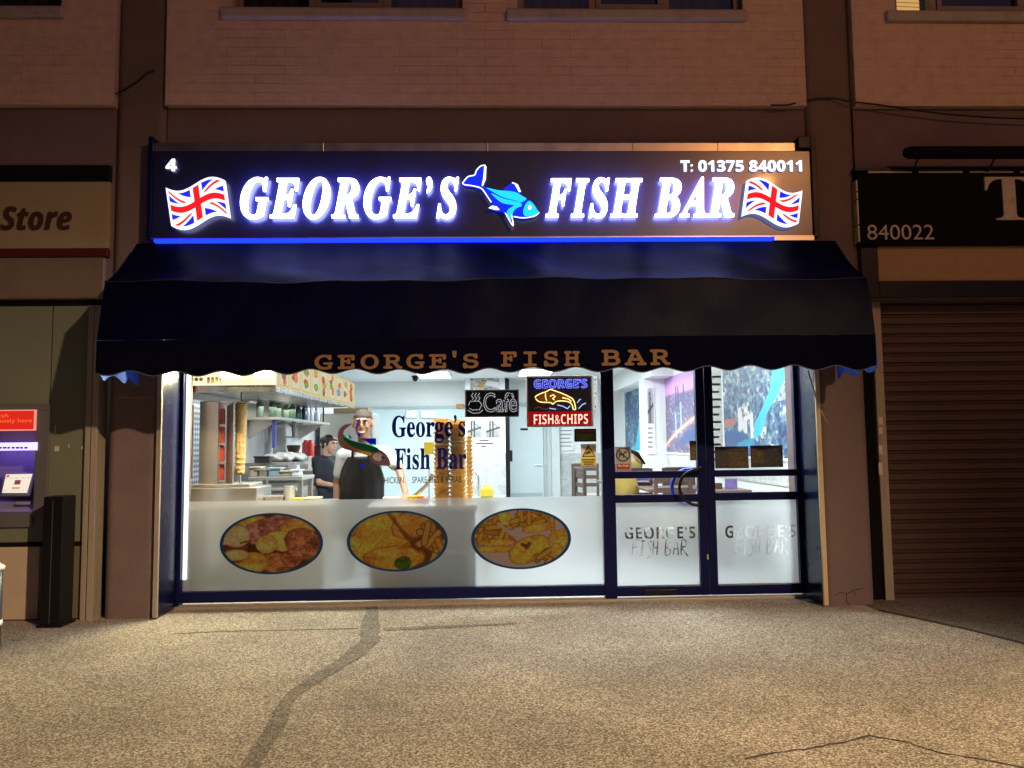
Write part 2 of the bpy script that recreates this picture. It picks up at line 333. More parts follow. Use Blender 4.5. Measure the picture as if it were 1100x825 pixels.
# ---------------------------------------------------------------- lettering
STY = {'b': (0x1D400, 0x1D41A, 0x1D7CE), 'bi': (0x1D468, 0x1D482, 0), 'mono': (0x1D670, 0x1D68A, 0x1D7F6), 'sans': (0x1D5D4, 0x1D5EE, 0x1D7EC), 'sansi': (0x1D63C, 0x1D656, 0)}
def styled(s, st):
    if st not in STY: return s
    u, l, d = STY[st]
    return ''.join(chr(u + ord(c) - 65) if 'A' <= c <= 'Z' else chr(l + ord(c) - 97) if 'a' <= c <= 'z' else chr(d + ord(c) - 48) if d and c.isdigit() else c for c in s)
def text_mesh(body, st='', offset=0, extrude=0, space=1, word=1, shear=0, fill=True, res=4):
    c = bpy.data.curves.new('lettering', 'FONT'); c.body = styled(body, st); c.size = 1; c.offset = offset; c.extrude = extrude
    c.space_character = space; c.space_word = word; c.shear = shear; c.resolution_u = res
    if not fill: c.fill_mode = 'NONE'
    o = bpy.data.objects.new('lettering', c)
    me = bpy.data.meshes.new_from_object(o); bpy.data.objects.remove(o); bpy.data.curves.remove(c)
    return me
def fit(me, X0, X1, Z0, Z1, Y, depth=None, flip=False):
    """lay flat lettering (x, y) into the world rectangle on the plane y = Y; its thickness runs towards the viewer"""
    n = len(me.vertices); a = np.zeros(n * 3); me.vertices.foreach_get('co', a); a = a.reshape(-1, 3)
    mn = a.min(0); mx = a.max(0); w = np.maximum(mx - mn, 1e-9)
    b = np.empty_like(a); b[:, 0] = X0 + (a[:, 0] - mn[0]) / w[0] * (X1 - X0); b[:, 2] = Z0 + (a[:, 1] - mn[1]) / w[1] * (Z1 - Z0)
    b[:, 1] = Y - ((a[:, 2] - mn[2]) / w[2] * depth if depth else 0)
    me.vertices.foreach_set('co', b.ravel()); me.update(); return me
def lettering(name, body, px, Y, mats, parent, st='', depth=.002, label=None, **kw):
    me = text_mesh(body, st, extrude=.05 if depth else 0, **kw)
    fit(me, *rect(*px, Y), Y, depth)
    ms = mats if isinstance(mats, (list, tuple)) else [mats]
    if len(ms) > 1:
        me.materials.clear()
        for p in me.polygons: p.material_index = 0 if p.normal.y < -.9 else 1
    else: me.materials.clear()
    for p in me.polygons: p.use_smooth = False
    idx = [p.material_index for p in me.polygons]
    o = obj(name, me, ms, parent, label=label)
    if len(ms) > 1: o.data.polygons.foreach_set('material_index', idx)
    return o
def loops_of(me):
    """closed outlines of unfilled lettering as lists of (x, y)"""
    nb = {}
    for e in me.edges:
        a, b = e.vertices; nb.setdefault(a, []).append(b); nb.setdefault(b, []).append(a)
    seen = set(); out = []
    for s0 in nb:
        if s0 in seen: continue
        lp = [s0]; seen.add(s0); cur = s0
        while True:
            nx = [k for k in nb[cur] if k not in seen]
            if not nx: break
            cur = nx[0]; seen.add(cur); lp.append(cur)
        out.append([me.vertices[i].co.copy() for i in lp])
    return out
def dotted(mb, lines, step, r, Y, mi=0, closed=True, depth=.006):
    """small raised dots strung along outlines of (x, z) points"""
    done = []
    for ln in lines:
        pts = ln + [ln[0]] if closed else ln; acc = step
        for a, b in zip(pts[:-1], pts[1:]):
            d = math.dist(a, b)
            if d < 1e-9: continue
            t = 0
            while acc + (d - t) >= step:
                t += step - acc; acc = 0; q = (a[0] + (b[0] - a[0]) * t / d, a[1] + (b[1] - a[1]) * t / d)
                if all(math.dist(q, z) > step * .72 for z in done): done.append(q)
            acc += d - t
    for x, z in done:
        pts = [(x + r * math.cos(k * math.pi / 3), z + r * math.sin(k * math.pi / 3)) for k in range(6)]
        mb.prism(pts, Y - depth, Y, mi)
    return mb
def outline_in(body, px, Y, st='', **kw):
    me = text_mesh(body, st, fill=False, **kw); fit(me, *rect(*px, Y), Y)
    return [[(v.x, v.z) for v in lp] for lp in loops_of(me)]

# ---------------------------------------------------------------- flat prints (posters, pictures, flags): colours computed per vertex
def vnoise(u, v, sx, sy, seed):
    r = np.random.RandomState(seed); g = r.rand(int(sy) + 3, int(sx) + 3)
    x = u * sx; y = v * sy; i = np.clip(np.floor(x).astype(int), 0, int(sx) + 1); j = np.clip(np.floor(y).astype(int), 0, int(sy) + 1); fx = np.clip(x - i, 0, 1); fy = np.clip(y - j, 0, 1)
    fx = fx * fx * (3 - 2 * fx); fy = fy * fy * (3 - 2 * fy)
    return (g[j, i] * (1 - fx) + g[j, i + 1] * fx) * (1 - fy) + (g[j + 1, i] * (1 - fx) + g[j + 1, i + 1] * fx) * fy
def blocks(u, v, sx, sy, seed):
    r = np.random.RandomState(seed); g = r.rand(int(sy) + 2, int(sx) + 2)
    return g[np.clip((v * sy).astype(int), 0, int(sy)), np.clip((u * sx).astype(int), 0, int(sx))]
def fbm(u, v, s, seed, o=4):
    t = 0; a = .5
    for k in range(o): t = t + a * vnoise(u, v, s * 2 ** k, s * 2 ** k, seed + k); a *= .5
    return t
def mixc(c, col, m): return c * (1 - m[..., None]) + np.array(col)[None, None, :] * m[..., None] if not isinstance(col, np.ndarray) or col.ndim == 1 else c * (1 - m[..., None]) + col * m[..., None]
def sstep(a, b, x): t = np.clip((x - a) / (b - a), 0, 1); return t * t * (3 - 2 * t)
def seg_d(u, v, x0, y0, x1, y1, asp=1):
    dx, dy = (x1 - x0), (y1 - y0) * asp; px = u - x0; py = (v - y0) * asp; t = np.clip((px * dx + py * dy) / (dx * dx + dy * dy + 1e-9), 0, 1)
    return np.hypot(px - t * dx, py - t * dy)
def poly_in(u, v, pts):
    ins = np.zeros(u.shape, bool); n = len(pts)
    for i in range(n):
        x0, y0 = pts[i]; x1, y1 = pts[(i + 1) % n]
        if y0 == y1: continue
        c = ((y0 > v) != (y1 > v)) & (u < (x1 - x0) * (v - y0) / (y1 - y0) + x0); ins ^= c
    return ins.astype(float)
def print_mesh(name, corner, fn, nx, ny, mat, parent=None, warp=None, mask=None, label=None):
    """corner(u, v) -> point; fn(U, V) -> colour array"""
    U, V = np.meshgrid(np.linspace(0, 1, nx), np.linspace(0, 1, ny)); col = np.clip(fn(U, V), 0, 1)
    vs = [corner(U[j, i], V[j, i]) for j in range(ny) for i in range(nx)]
    fs = [(j * nx + i, j * nx + i + 1, (j + 1) * nx + i + 1, (j + 1) * nx + i) for j in range(ny - 1) for i in range(nx - 1)]
    me = bpy.data.meshes.new(name); me.from_pydata([tuple(p) for p in vs], [], fs); me.update()
    at = me.color_attributes.new('Col', 'FLOAT_COLOR', 'POINT')
    at.data.foreach_set('color', np.concatenate([col, np.ones(col.shape[:2] + (1,))], -1).astype(np.float32).ravel())
    return obj(name, me, mat, parent, label=label)
def flat(X0, X1, Z0, Z1, Y): return lambda u, v: (X0 + (X1 - X0) * u, Y, Z0 + (Z1 - Z0) * v)
def disc_print(name, cx, cz, rx, rz, Y, fn, mat, parent, n=180, rings=70, label=None):
    """an oval print, polar grid; fn gets coordinates in -1..1"""
    us = []; vs = []; fs = []
    for i in range(rings + 1):
        for k in range(n):
            a = 2 * math.pi * k / n; r = i / rings; us.append((r * math.cos(a), r * math.sin(a)))
    us = np.array(us); col = np.clip(fn(us[None, :, 0], us[None, :, 1])[0], 0, 1)
    for i in range(rings):
        for k in range(n):
            k2 = (k + 1) % n; fs.append((i * n + k, i * n + k2, (i + 1) * n + k2, (i + 1) * n + k) if i else (0, n + k2, n + k))
    me = bpy.data.meshes.new(name); me.from_pydata([(cx + rx * u, Y, cz + rz * v) for u, v in us], [], fs); me.update()
    at = me.color_attributes.new('Col', 'FLOAT_COLOR', 'POINT'); at.data.foreach_set('color', np.concatenate([col, np.ones((len(col), 1))], 1).astype(np.float32).ravel())
    return obj(name, me, mat, parent, label=label)

# ================================================================ GROUND
G = .075                                                   # level of the pavement at the shop
m = MB(); m.quad((-80, -90, G), (80, -90, G), (80, 0.02, G), (-80, .02, G)); m.quad((-80, .02, G), (80, .02, G), (80, 90, G), (-80, 90, G))
struct(obj('pavement', m, M['pave']))
def ground_strip(name, left, right, mat, dz=.004, slim=0):
    def dense(l, k):
        o = []
        for p, q in zip(l[:-1], l[1:]):
            for t in range(k): o.append(p.lerp(q, t / k))
        return o + [l[-1]]
    m = MB(); a = dense([PZ(x, y, G + dz) for x, y in left], 5); b = dense([PZ(x, y, G + dz) for x, y in right], 5)
    for i in range(len(a)):
        p, q = a[i].copy(), b[i].copy(); j1, j2 = rnd.uniform(-.05, .05), rnd.uniform(-.05, .05)
        a[i] = p.lerp(q, slim + j1); b[i] = q.lerp(p, slim + j2)
    for p, q, r, s in zip(a[:-1], b[:-1], b[1:], a[1:]): m.quad(p, q, r, s)
    return struct(obj(name, m, mat))
ground_strip('tarmac_patch', [(392, 652), (384, 678), (382, 689), (357, 710), (330, 726), (312, 738), (300, 750), (290, 765), (279, 787), (266, 806), (250, 828), (215, 875)],
             [(407, 651), (411, 674), (412, 685), (398, 701), (365, 721), (345, 733), (326, 745), (318, 757), (312, 775), (298, 800), (279, 828), (246, 875)], M['patch'], slim=.13)
ground_strip('tarmac_patch', [(411, 674), (450, 673), (500, 671), (555, 669)], [(411, 677), (450, 676), (500, 673), (555, 670.5)], M['patch'], .0035)
def crack(pts, w=.006):
    L_ = []; R_ = []
    for i, (x, y) in enumerate(pts):
        p = PZ(x, y, G + .003); k = w * rnd.uniform(.5, 1.3)
        L_.append(Vector((p.x, p.y + k, p.z))); R_.append(Vector((p.x, p.y - k, p.z)))
    m = MB()
    for p, q, r, s in zip(L_[:-1], R_[:-1], R_[1:], L_[1:]): m.quad(p, q, r, s)
    struct(obj('pavement_crack', m, M['crack']))
def jag(pts, n=5, a=1.2):
    o = []
    for (x0, y0), (x1, y1) in zip(pts[:-1], pts[1:]):
        for k in range(n): t = k / n; o.append((x0 + (x1 - x0) * t, y0 + (y1 - y0) * t + rnd.uniform(-a, a) * .5))
    return o + [pts[-1]]
crack(jag([(800, 815), (835, 808), (870, 804), (905, 797), (935, 790), (975, 797), (1010, 808), (1050, 815), (1100, 824)]))
crack(jag([(935, 790), (922, 778), (895, 768), (880, 762)], 4), .004)
crack(jag([(185, 681), (240, 678), (300, 677), (384, 675)], 6, .5), .006)
# darker paved entrance in front of the shuttered shop, a little lower
a = [PZ(x, y, G + .005) for x, y in ((944, 655.5), (985, 664), (1040, 676), (1100, 691), (1180, 712))]
m = MB(); m.add(a + [Vector((6.5, a[-1].y, G + .005)), Vector((6.5, -.12, G + .005)), Vector((a[0].x, -.12, G + .005))], [tuple(range(len(a) + 3))])
struct(obj('side_path', m, M['sidepath']))
m = MB(); m.tube([p + Vector((0, 0, -.003)) for p in a], .010, 6); struct(obj('kerb', m, M['crack']))

# ================================================================ BUILDING
bld = thing('terrace_building', 'cream painted brick terrace over three shops with brown concrete pillars', 'building', (0, 0, G))
YP, YW, YB = -.35, -.39, -.33                              # pillar face, brick panel face, band face
ZT = 7.4
def pillar(px0, px1, lab):
    a = P(px0[0], px0[1], YP).x; b = P(px1[0], px1[1], YP).x
    m = MB(); r = .07; pts = []
    for k in range(7): t = math.pi + math.pi / 2 * k / 6; pts.append((a + r + r * math.cos(t), YP + r + r * math.sin(t)))
    for k in range(7): t = -math.pi / 2 + math.pi / 2 * k / 6; pts.append((b - r + r * math.cos(t), YP + r + r * math.sin(t)))
    pts += [(b, .3), (a, .3)]
    n = len(pts); m.add([(x, y, G - .05) for x, y in pts] + [(x, y, ZT) for x, y in pts], [list(range(n)), list(range(n, 2 * n))] + [(i, (i + 1) % n, (i + 1) % n + n, i + n) for i in range(n)])
    obj('pillar', m, M['mauve'], bld); return a, b
PL = pillar((116, 400), (173, 400), ''); PR = pillar((868, 200), (921, 200), '')
zb = P(520, 113, YW).z                                     # underside of the brick panels
zs = P(400, 22, YW).z; zs2 = zs + .11                      # window sill
def bay(x0, x1, wins, lab):
    """brick infill panel with openings wins = [(x0, x1)] from zs2 up to 1.25 m above"""
    zt = zs2 + 1.25; m = MB(); m.box(x0, x1, YW, .25, zb, zs2); m.box(x0, x1, YW, .25, zt, ZT)
    xs = [x0] + [v for w in wins for v in w] + [x1]
    for i in range(0, len(xs), 2): m.box(xs[i], xs[i + 1], YW, .25, zs2, zt)
    obj('brick_panel', m, M['brick'], bld)
    for w0, w1 in wins: window(w0, w1, zs2, zt)
def window(x0, x1, z0, z1):
    lit = x0 > 2.8
    fr = MB(); t = .055; y0, y1 = YW + .07, YW + .13
    fr.box(x0, x0 + t, y0, y1, z0, z1); fr.box(x1 - t, x1, y0, y1, z0, z1); fr.box(x0 + t, x1 - t, y0, y1, z0, z0 + .035); fr.box(x0 + t, x1 - t, y0, y1, z1 - t, z1)
    a, b = x0 + (x1 - x0) * .335, x0 + (x1 - x0) * .665
    if lit: a, b = x0 + .36, x0 + 1.15
    fr.box(a - .03, a + .03, y0, y1, z0 + .035, z1 - t); fr.box(b - .03, b + .03, y0, y1, z0 + .035, z1 - t)
    w = obj('window', fr, M['upvc'], bld, bevel=.006)
    sa = MB(); q = .04
    sa.box(a + .03, b - .03, y0 - .012, y0 - .001, z0 + .035, z0 + .035 + q); sa.box(a + .03, a + .03 + q, y0 - .012, y0 - .001, z0 + .035 + q, z1 - t); sa.box(b - .03 - q, b - .03, y0 - .012, y0 - .001, z0 + .035 + q, z1 - t)
    obj('sash', sa, M['upvc'], w, bevel=.004)
    g = MB(); g.box(x0 + t, x1 - t, y0 + .028, y0 + .033, z0 + .03, z1 - t); obj('pane', g, M['glass_dark'], w)
    s = MB(); s.prism_x([(YW - .045, z0 - .11), (YW + .06, z0 - .11), (YW + .06, z0), (YW - .02, z0 - .012), (YW - .045, z0 - .03)], x0 - .09, x1 + .03)
    obj('sill', s, M['sill'], w, bevel=.014)
    cl_, cr_ = MB(), MB()
    for k in range(60):
        c = cl_ if k < 32 else cr_
        u0 = x0 + (x1 - x0) * k / 60; u1 = x0 + (x1 - x0) * (k + 1) / 60
        if lit and u0 < a + .75 : continue
        if not lit and (k % 60) > 22 and (k % 60) < 42: continue
        f = lambda u: .10 + .02 * math.sin(u * 55)
        c.quad((u0, y1 + f(u0), z0), (u1, y1 + f(u1), z0), (u1, y1 + f(u1), z1), (u0, y1 + f(u0), z1))
    for c in (cl_, cr_):
        if c.f: obj('curtain', c, M['curtain'], w)
    rm = MB(); rm.box(x0 + .01, x1 - .01, y1 + .55, y1 + .6, z0, z1); rm.box(x0 + .01, x1 - .01, y1 + .02, y1 + .6, z0 - .01, z0 + .002); obj('dark_room', rm, M['dark_room'], w)
    if lit:
        bl = MB()
        for k in range(34):
            zz = z0 + .02 + k * .036; bl.add([(x0 + t, y1 + .03, zz), (a - .03, y1 + .03, zz - .012), (a - .03, y1 + .05, zz + .006), (x0 + t, y1 + .05, zz + .018)], [(0, 1, 2, 3)])
        obj('blind', bl, mk('wooden_blind', (.35, .17, .06), .5), w)
        e = MB(); e.box(x0 + t, a - .02, y1 + .10, y1 + .11, z0, z1); obj('lit_room', e, emit('warm_room_light', (1, .50, .13), 1.25), w)
xl = P(250, 20, YW).x
bay(PL[1], PR[0], [(P(250, 15, YW).x, P(497, 15, YW).x), (P(556, 15, YW).x, P(798, 15, YW).x)], '')
bay(-7.2, PL[0], [(-6.4, P(66, 15, YW).x)], '')
bay(PR[1], 7.2, [(P(962, 15, YW).x, 5.9)], '')
m = MB(); zt0 = 2.2
m.box(PL[1], PR[0], YB, .25, 2.42, zb); obj('concrete_beam', m, M['band'], bld)
m = MB(); m.box(-7.2, PL[0], YB, .25, 2.6, zb); obj('concrete_beam', m, M['band'], bld)
m = MB(); m.box(PR[1], 7.2, YB, .25, 2.5, zb); obj('concrete_beam', m, M['band'], bld)
m = MB(); m.box(-7.2, 7.2, .26, .5, 2.9, ZT - .1); obj('backing_wall', m, M['dark_room'], bld)
# old cable tacked along the right half of the wall
cb = [P(x, y, YW - .018 if not (860 < x < 912) else YP - .018) for x, y in ((828, 113), (845, 113), (862, 109), (878, 106), (895, 105.5), (912, 109), (940, 112), (980, 118), (1020, 123), (1060, 126), (1110, 128), (1180, 127))]
m = MB(); m.tube(cb, .007, 6); tag(obj('wall_cable', m, M['black'], None, smooth=True), 'thin dark cable looping across the right pillar and wall', 'cable')
m = MB(); m.tube([P(x, y, YP - .012) for x, y in ((124, 101), (136, 95), (150, 86), (158, 78), (166, 76))], .006, 6); tag(obj('wall_cable', m, M['black'], None, smooth=True), 'short loose cable on the left brown pillar above the sign', 'cable')

for l in ([(897, 640), (903, 636), (910, 638), (917, 634), (927, 632)], [(910, 638), (909, 645), (913, 651)], [(917, 634), (919, 641)]):
    obj('crack', MB().tube([P(x, y, YP - .0005) for x, y in l], .0028, 5), M['crack'], bld)
# ================================================================ ILLUMINATED SHOP SIGN
YS = -.45
sg = thing('shop_sign', 'long dark navy illuminated fascia sign reading GEORGE’S FISH BAR with flags and blue fish', 'sign', (0, YS, 2.97))
sx0, sx1 = -2.605, 2.6; sz0, sz1 = 2.99, 3.69
m = MB(); m.box(sx0, sx1, YS, YS + .10, sz0, sz1); obj('sign_panel', m, M['panel'], sg, bevel=.006)
m = MB(); m.box(sx0, sx1 - .10, YS + .025, YS + .10, sz1 + .001, 3.765)
for x in (-1.3, 0, 1.17, 1.86): m.box(x, x + .012, YS + .02, YS + .025, sz1 + .002, 3.763)
obj('top_trim', m, M['trim_metal'], sg, bevel=.004)
m = MB(); m.box(sx1 + .001, sx1 + .045, YS - .02, YS + .12, sz0 - .01, 3.80); m.box(sx1 - .098, sx1 + .001, YS - .02, YS + .12, sz1 + .014, 3.80); obj('end_return', m, M['black'], sg, bevel=.004)
m = MB(); m.box(sx0 - .035, sx0 - .001, YS - .02, YS + .12, sz0 - .01, 3.80); obj('end_return', m, M['navy'], sg, bevel=.004)
m = MB(); m.box(sx0 + .02, sx1 - .32, YS - .008, YS + .09, sz0 - .028, sz0 - .006); obj('light_strip', m, emit('blue_led_strip', (.003, .012, 1), 7), sg)
m = MB(); m.box(sx0, sx1, YS - .012, YS - .002, sz0 - .006, sz0 + .004); m.box(sx1 - .318, sx1, YS - .012, YS + .09, sz0 - .035, sz0 - .007); obj('bottom_trim', m, M['trim_metal'], sg)
F2 = [M['white_emit'], M['halo']]
YL = YS - .03
lettering('lettering', 'GEORGE’S', (259, 191, 493, 235.5), YL, F2, sg, 'bi', .022, offset=.014, space=1.2, label='white glowing letters GEORGE’S')
lettering('lettering', 'FISH', (586, 191.5, 690, 234.5), YL, F2, sg, 'bi', .022, offset=.014, space=1.16, label='white glowing letters FISH')
lettering('lettering', 'BAR', (703, 191, 788, 233.5), YL, F2, sg, 'bi', .022, offset=.014, space=1.1, label='white glowing letters BAR')
Fs = [emit('small_white_face', (.93, .96, 1), 1.7), emit('small_glow', (.6, .65, 1), 2.0)]
lettering('lettering', '4', (178.5, 171, 190, 184), YS - .012, Fs, sg, 'sans', .01, offset=.008, label='white number 4')
lettering('lettering', 'T: 01375 840011', (731, 172.5, 861, 184.5), YS - .012, Fs, sg, 'sans', .01, offset=.008, label='white telephone number')
# flags: wavy acrylic plates with a union flag print
def union(u, v):
    w = np.ones(u.shape + (3,)) * np.array([.015, .015, .75]); asp = .6
    white = np.array([1., 1., 1.]); red = np.array([.8, .01, .015])
    def dd(x0, y0, x1, y1): return seg_d(u, v, x0, y0, x1, y1, asp)
    d1 = np.minimum(dd(0, 0, 1, 1), dd(0, 1, 1, 0)); w = mixc(w, white, 1 - sstep(.062, .075, d1))
    for (x0, y0, x1, y1, ox, oy) in ((0, 0, .5, .5, .012, -.022), (.5, .5, 1, 1, -.012, .022), (0, 1, .5, .5, -.012, -.022), (.5, .5, 1, 0, .012, .022)):
        w = mixc(w, red, (1 - sstep(.014, .024, dd(x0 + ox, y0 + oy, x1 + ox, y1 + oy))))
    cr = np.minimum(np.abs(u - .5), np.abs(v - .5) * asp); w = mixc(w, white, 1 - sstep(.088, .1, cr)); w = mixc(w, red, 1 - sstep(.045, .056, cr))
    ed = np.minimum(np.minimum(u, 1 - u), np.minimum(v, 1 - v) * asp); return mixc(w, white, 1 - sstep(.03, .042, ed))
def flag(tl, tr, bl, br, wave, lab):
    yf = YL - .03
    tl, tr, bl, br = [P(*q, yf) for q in (tl, tr, bl, br)]
    def cn(u, v):
        t = tl.lerp(tr, u); b = bl.lerp(br, u); p = b.lerp(t, v); return (p.x, yf, p.z + wave * math.sin(2 * math.pi * (u * .92 + .04)))
    f = print_mesh('flag', cn, union, 120, 74, M['print_glow'], sg, label=lab)
    m = MB(); n = 24; out = [cn(i / n, 1) for i in range(n + 1)] + [cn(1, 1 - i / n) for i in range(1, n + 1)] + [cn(1 - i / n, 0) for i in range(1, n + 1)] + [cn(0, i / n) for i in range(1, n)]
    m.prism([(x, z) for x, _, z in out], yf + .002, yf + .034); obj('acrylic_backing', m, emit('flag_edge_glow', (.55, .6, 1), 2.6), f)
    return f
flag((178, 200), (241, 195), (184, 241), (246.5, 235), -.045, 'left union flag, rising to the right')
flag((803, 195), (862, 203), (798, 233), (858, 238), .045, 'right union flag, falling to the right')
# the fish: blue acrylic body, cyan back and head, white outline strokes
fz = lambda zx, zy: (480 + zx / 5.5, 140 + zy / 5.5)
def fpts(l, Y): return [(p.x, p.z) for p in (P(*fz(*q), Y) for q in l)]
def smooth_loop(pts, n=4, closed=True):
    o = []; N_ = len(pts)
    for i in range(N_ if closed else N_ - 1):
        p0, p1, p2, p3 = [pts[k % N_] if closed else pts[min(max(k, 0), N_ - 1)] for k in (i - 1, i, i + 1, i + 2)]
        for k in range(n):
            t = k / n; o.append(tuple(.5 * (2 * b + (c - a) * t + (2 * a - 5 * b + 4 * c - d) * t * t + (3 * b - a - 3 * c + d) * t ** 3) for a, b, c, d in zip(p0, p1, p2, p3)))
    if not closed: o.append(pts[-1])
    return o
Yf = YL - .02
body = [(93, 312), (125, 275), (163, 265), (175, 238), (200, 212), (228, 207), (230, 290), (218, 330), (260, 350), (310, 358), (400, 362), (450, 388), (505, 425), (533, 465), (545, 487), (515, 508), (450, 518), (395, 510), (330, 478), (270, 430), (235, 385), (205, 345), (160, 330), (105, 322)]
fish = obj('fish_emblem', MB().prism(fpts(body, Yf), Yf, Yf + .04), emit('blue_acrylic', (.012, .03, 1), 1.0), sg)
for l in ([(335, 345), (385, 310), (420, 322), (436, 366), (400, 362)], [(345, 488), (392, 566), (382, 500), (370, 470)], [(244, 460), (268, 446), (300, 452), (332, 476), (300, 474)]):
    obj('fin', MB().prism(fpts(l, Yf), Yf + .002, Yf + .03), emit('blue_fin', (.012, .03, 1), 1.0), fish)
cy_ = emit('cyan_acrylic', (.02, .62, 1), 1.3)
m = MB(); m.prism(fpts(smooth_loop([(236, 340), (300, 354), (400, 364), (450, 392), (470, 405), (440, 425), (400, 413), (330, 395), (270, 362)]), Yf), Yf - .004, Yf - .001)
m.prism(fpts(smooth_loop([(262, 372), (330, 402), (400, 418), (440, 432), (434, 452), (380, 440), (320, 425)]), Yf), Yf - .004, Yf - .001)
m.prism(fpts(smooth_loop([(355, 480), (395, 448), (440, 445), (400, 470), (380, 520), (372, 530)]), Yf), Yf - .0045, Yf - .001)
m.prism(fpts(smooth_loop([(452, 470), (470, 430), (490, 418), (515, 440), (535, 472), (546, 488), (515, 503), (460, 505)]), Yf), Yf - .0045, Yf - .001)
obj('cyan_marking', m, cy_, fish)
wm_ = emit('white_stroke', (.85, .92, 1), 1.8); ws = [[(93, 312), (125, 275), (163, 265), (175, 238), (200, 212), (228, 207)], [(93, 312), (105, 322), (160, 330), (205, 345), (235, 385), (262, 425)], [(545, 487), (515, 508), (450, 518), (395, 510)], [(385, 310), (410, 318)], [(345, 488), (392, 566), (382, 500)]]
for l in ws: obj('white_stroke', MB().tube([(x, Yf - .004, z) for x, z in smooth_loop(fpts(l, Yf), 4, False)], .0045, 6), wm_, fish)
obj('white_highlight', MB().prism(fpts([(222, 207), (234, 215), (230, 292), (212, 332), (206, 325), (214, 290)], Yf), Yf - .007, Yf - .0035), wm_, fish)
obj('white_highlight', MB().prism(fpts([(395, 310), (420, 322), (438, 364), (425, 366), (412, 340)], Yf), Yf - .007, Yf - .0035), wm_, fish)
obj('white_highlight', MB().prism(fpts([(246, 460), (268, 446), (296, 452), (312, 470), (290, 472)], Yf), Yf - .007, Yf - .0035), wm_, fish)
obj('white_highlight', MB().prism(fpts([(480 + 10 * math.cos(a) + 10, 457 + 14 * math.sin(a)) for a in np.linspace(0, 6.28, 12, endpoint=False)], Yf), Yf - .007, Yf - .0046), wm_, fish)

# ================================================================ AWNING
AX0, AX1 = -2.715, 2.77
YA0, YA1, YA2 = -.455, -.93, -1.02
zA0 = 2.95; zA1 = P(525, 301, YA1).z; zA3 = P(525, 398, YA2).z
zA2 = zA3 + .235                                            # top of the valance
aw = thing('shop_awning', 'navy blue wedge shaped fabric awning with scalloped valance over the shopfront', 'awning', (0, -.46, 2.95))
def bend(x): return .009 * math.sin(x * 1.7 + .5) + .006 * math.sin(x * 5.1) + .004 * math.sin(x * 11.3 + 2)
def wob(x, z, k): return .012 * math.sin(x * 2.1 + k) * math.sin(z * 5 + x) + .006 * math.sin(x * 7.3 + z * 9)
m = MB(); nx = 90; prof = [(YA0, zA0)] + [(YA0 + (YA1 - YA0) * t, zA0 + (zA1 - zA0) * t - .035 * math.sin(math.pi * t)) for t in (.2, .4, .6, .8)] + [(YA1, zA1)] + [(YA1 + (YA2 - YA1) * t, zA1 + (zA2 - zA1) * t) for t in (.33, .66, 1)]
vs = []
for i in range(nx + 1):
    x = AX0 + (AX1 - AX0) * i / nx
    for j, (y, z) in enumerate(prof):
        k = 1 if 0 < j < 5 else .4 if j > 5 else 0
        if j == 5: z += bend(x)
        if j == 6: z += bend(x) * .6; y += .014 * math.sin(x * 3.9 + 1) + .006 * math.sin(x * 11)
        if j == 7: y += .010 * math.sin(x * 4.3) + .004 * math.sin(x * 13)
        vs.append((x, y, z + (wob(x, z, 1) * 1.3 + .014 * math.sin(x * 3.3 + 6 * y) + .010 * math.sin(x * 9 + y * 22 + math.sin(x * 3) * 2) if k == 1 else 0)))
n = len(prof)
m.add(vs, [(i * n + j, (i + 1) * n + j, (i + 1) * n + j + 1, i * n + j + 1) for i in range(nx) for j in range(n - 1)])
for x in (AX0, AX1):
    m.add([(x, y, z) for y, z in prof] + [(x, YA0, zA2)], [tuple(range(n + 1))])
cv = obj('canopy', m, M['fabric'], aw, smooth=False)
for p in cv.data.polygons[:nx * (n - 1)]: p.use_smooth = True
cv.data.set_sharp_from_angle(angle=rad(25))
m = MB(); m.tube([(AX0 + (AX1 - AX0) * q / 90, YA1 - .003, zA1 + .003 + bend(AX0 + (AX1 - AX0) * q / 90)) for q in range(91)], .005, 6); obj('edge_piping', m, mk('grubby_piping', (.008, .009, .02), .6, spec=.2, dirt=.6, dirtcol=(.05, .04, .035)), aw)
def scallop(s, per=.31): return .017 * math.cos(2 * math.pi * s / per) + .005 * math.sin(s * 4.1)
m = MB(); k = 360
for i in range(k):
    xa, xb = [AX0 + (AX1 - AX0) * q / k for q in (i, i + 1)]
    m.quad((xa, YA2, zA2 - .002), (xb, YA2, zA2 - .002), (xb, YA2 - .006 * math.sin(xb * 9), zA3 + scallop(xb)), (xa, YA2 - .006 * math.sin(xa * 9), zA3 + scallop(xa)))
v = obj('valance', m, M['valance'], aw)
m = MB(); m.tube([(AX0 + (AX1 - AX0) * q / k, YA2 - .006 * math.sin((AX0 + (AX1 - AX0) * q / k) * 9), zA3 + scallop(AX0 + (AX1 - AX0) * q / k)) for q in range(k + 1)], .004, 5)
obj('hem_binding', m, mk('pale_hem_binding', (.05, .055, .10), .7), v)
for x, s in ((AX0, 0), (AX1, 1.1)):
    m = MB()
    for i in range(60):
        ya, yb = [YA2 + (-.37 - YA2) * q / 60 for q in (i, i + 1)]
        f = lambda y: zA3 - .012 + .022 * math.cos((y - YA2) * 2 * math.pi / .26 + s)
        w_ = lambda y: .014 * math.sin(y * 17 + s)
        m.quad((x, ya, zA2), (x, yb, zA2), (x + w_(yb), yb, f(yb)), (x + w_(ya), ya, f(ya)))
    obj('side_valance', m, M['lit_flap'], aw)
m = MB()
for x in (AX0 + .03, -.9, .9, AX1 - .03): m.tube([(x, -.42, 2.4), (x, YA2 + .03, zA2 + .04)], .014, 8)
m.tube([(AX0 + .02, YA2 + .025, zA2 + .03), (AX1 - .02, YA2 + .025, zA2 + .03)], .016, 8)
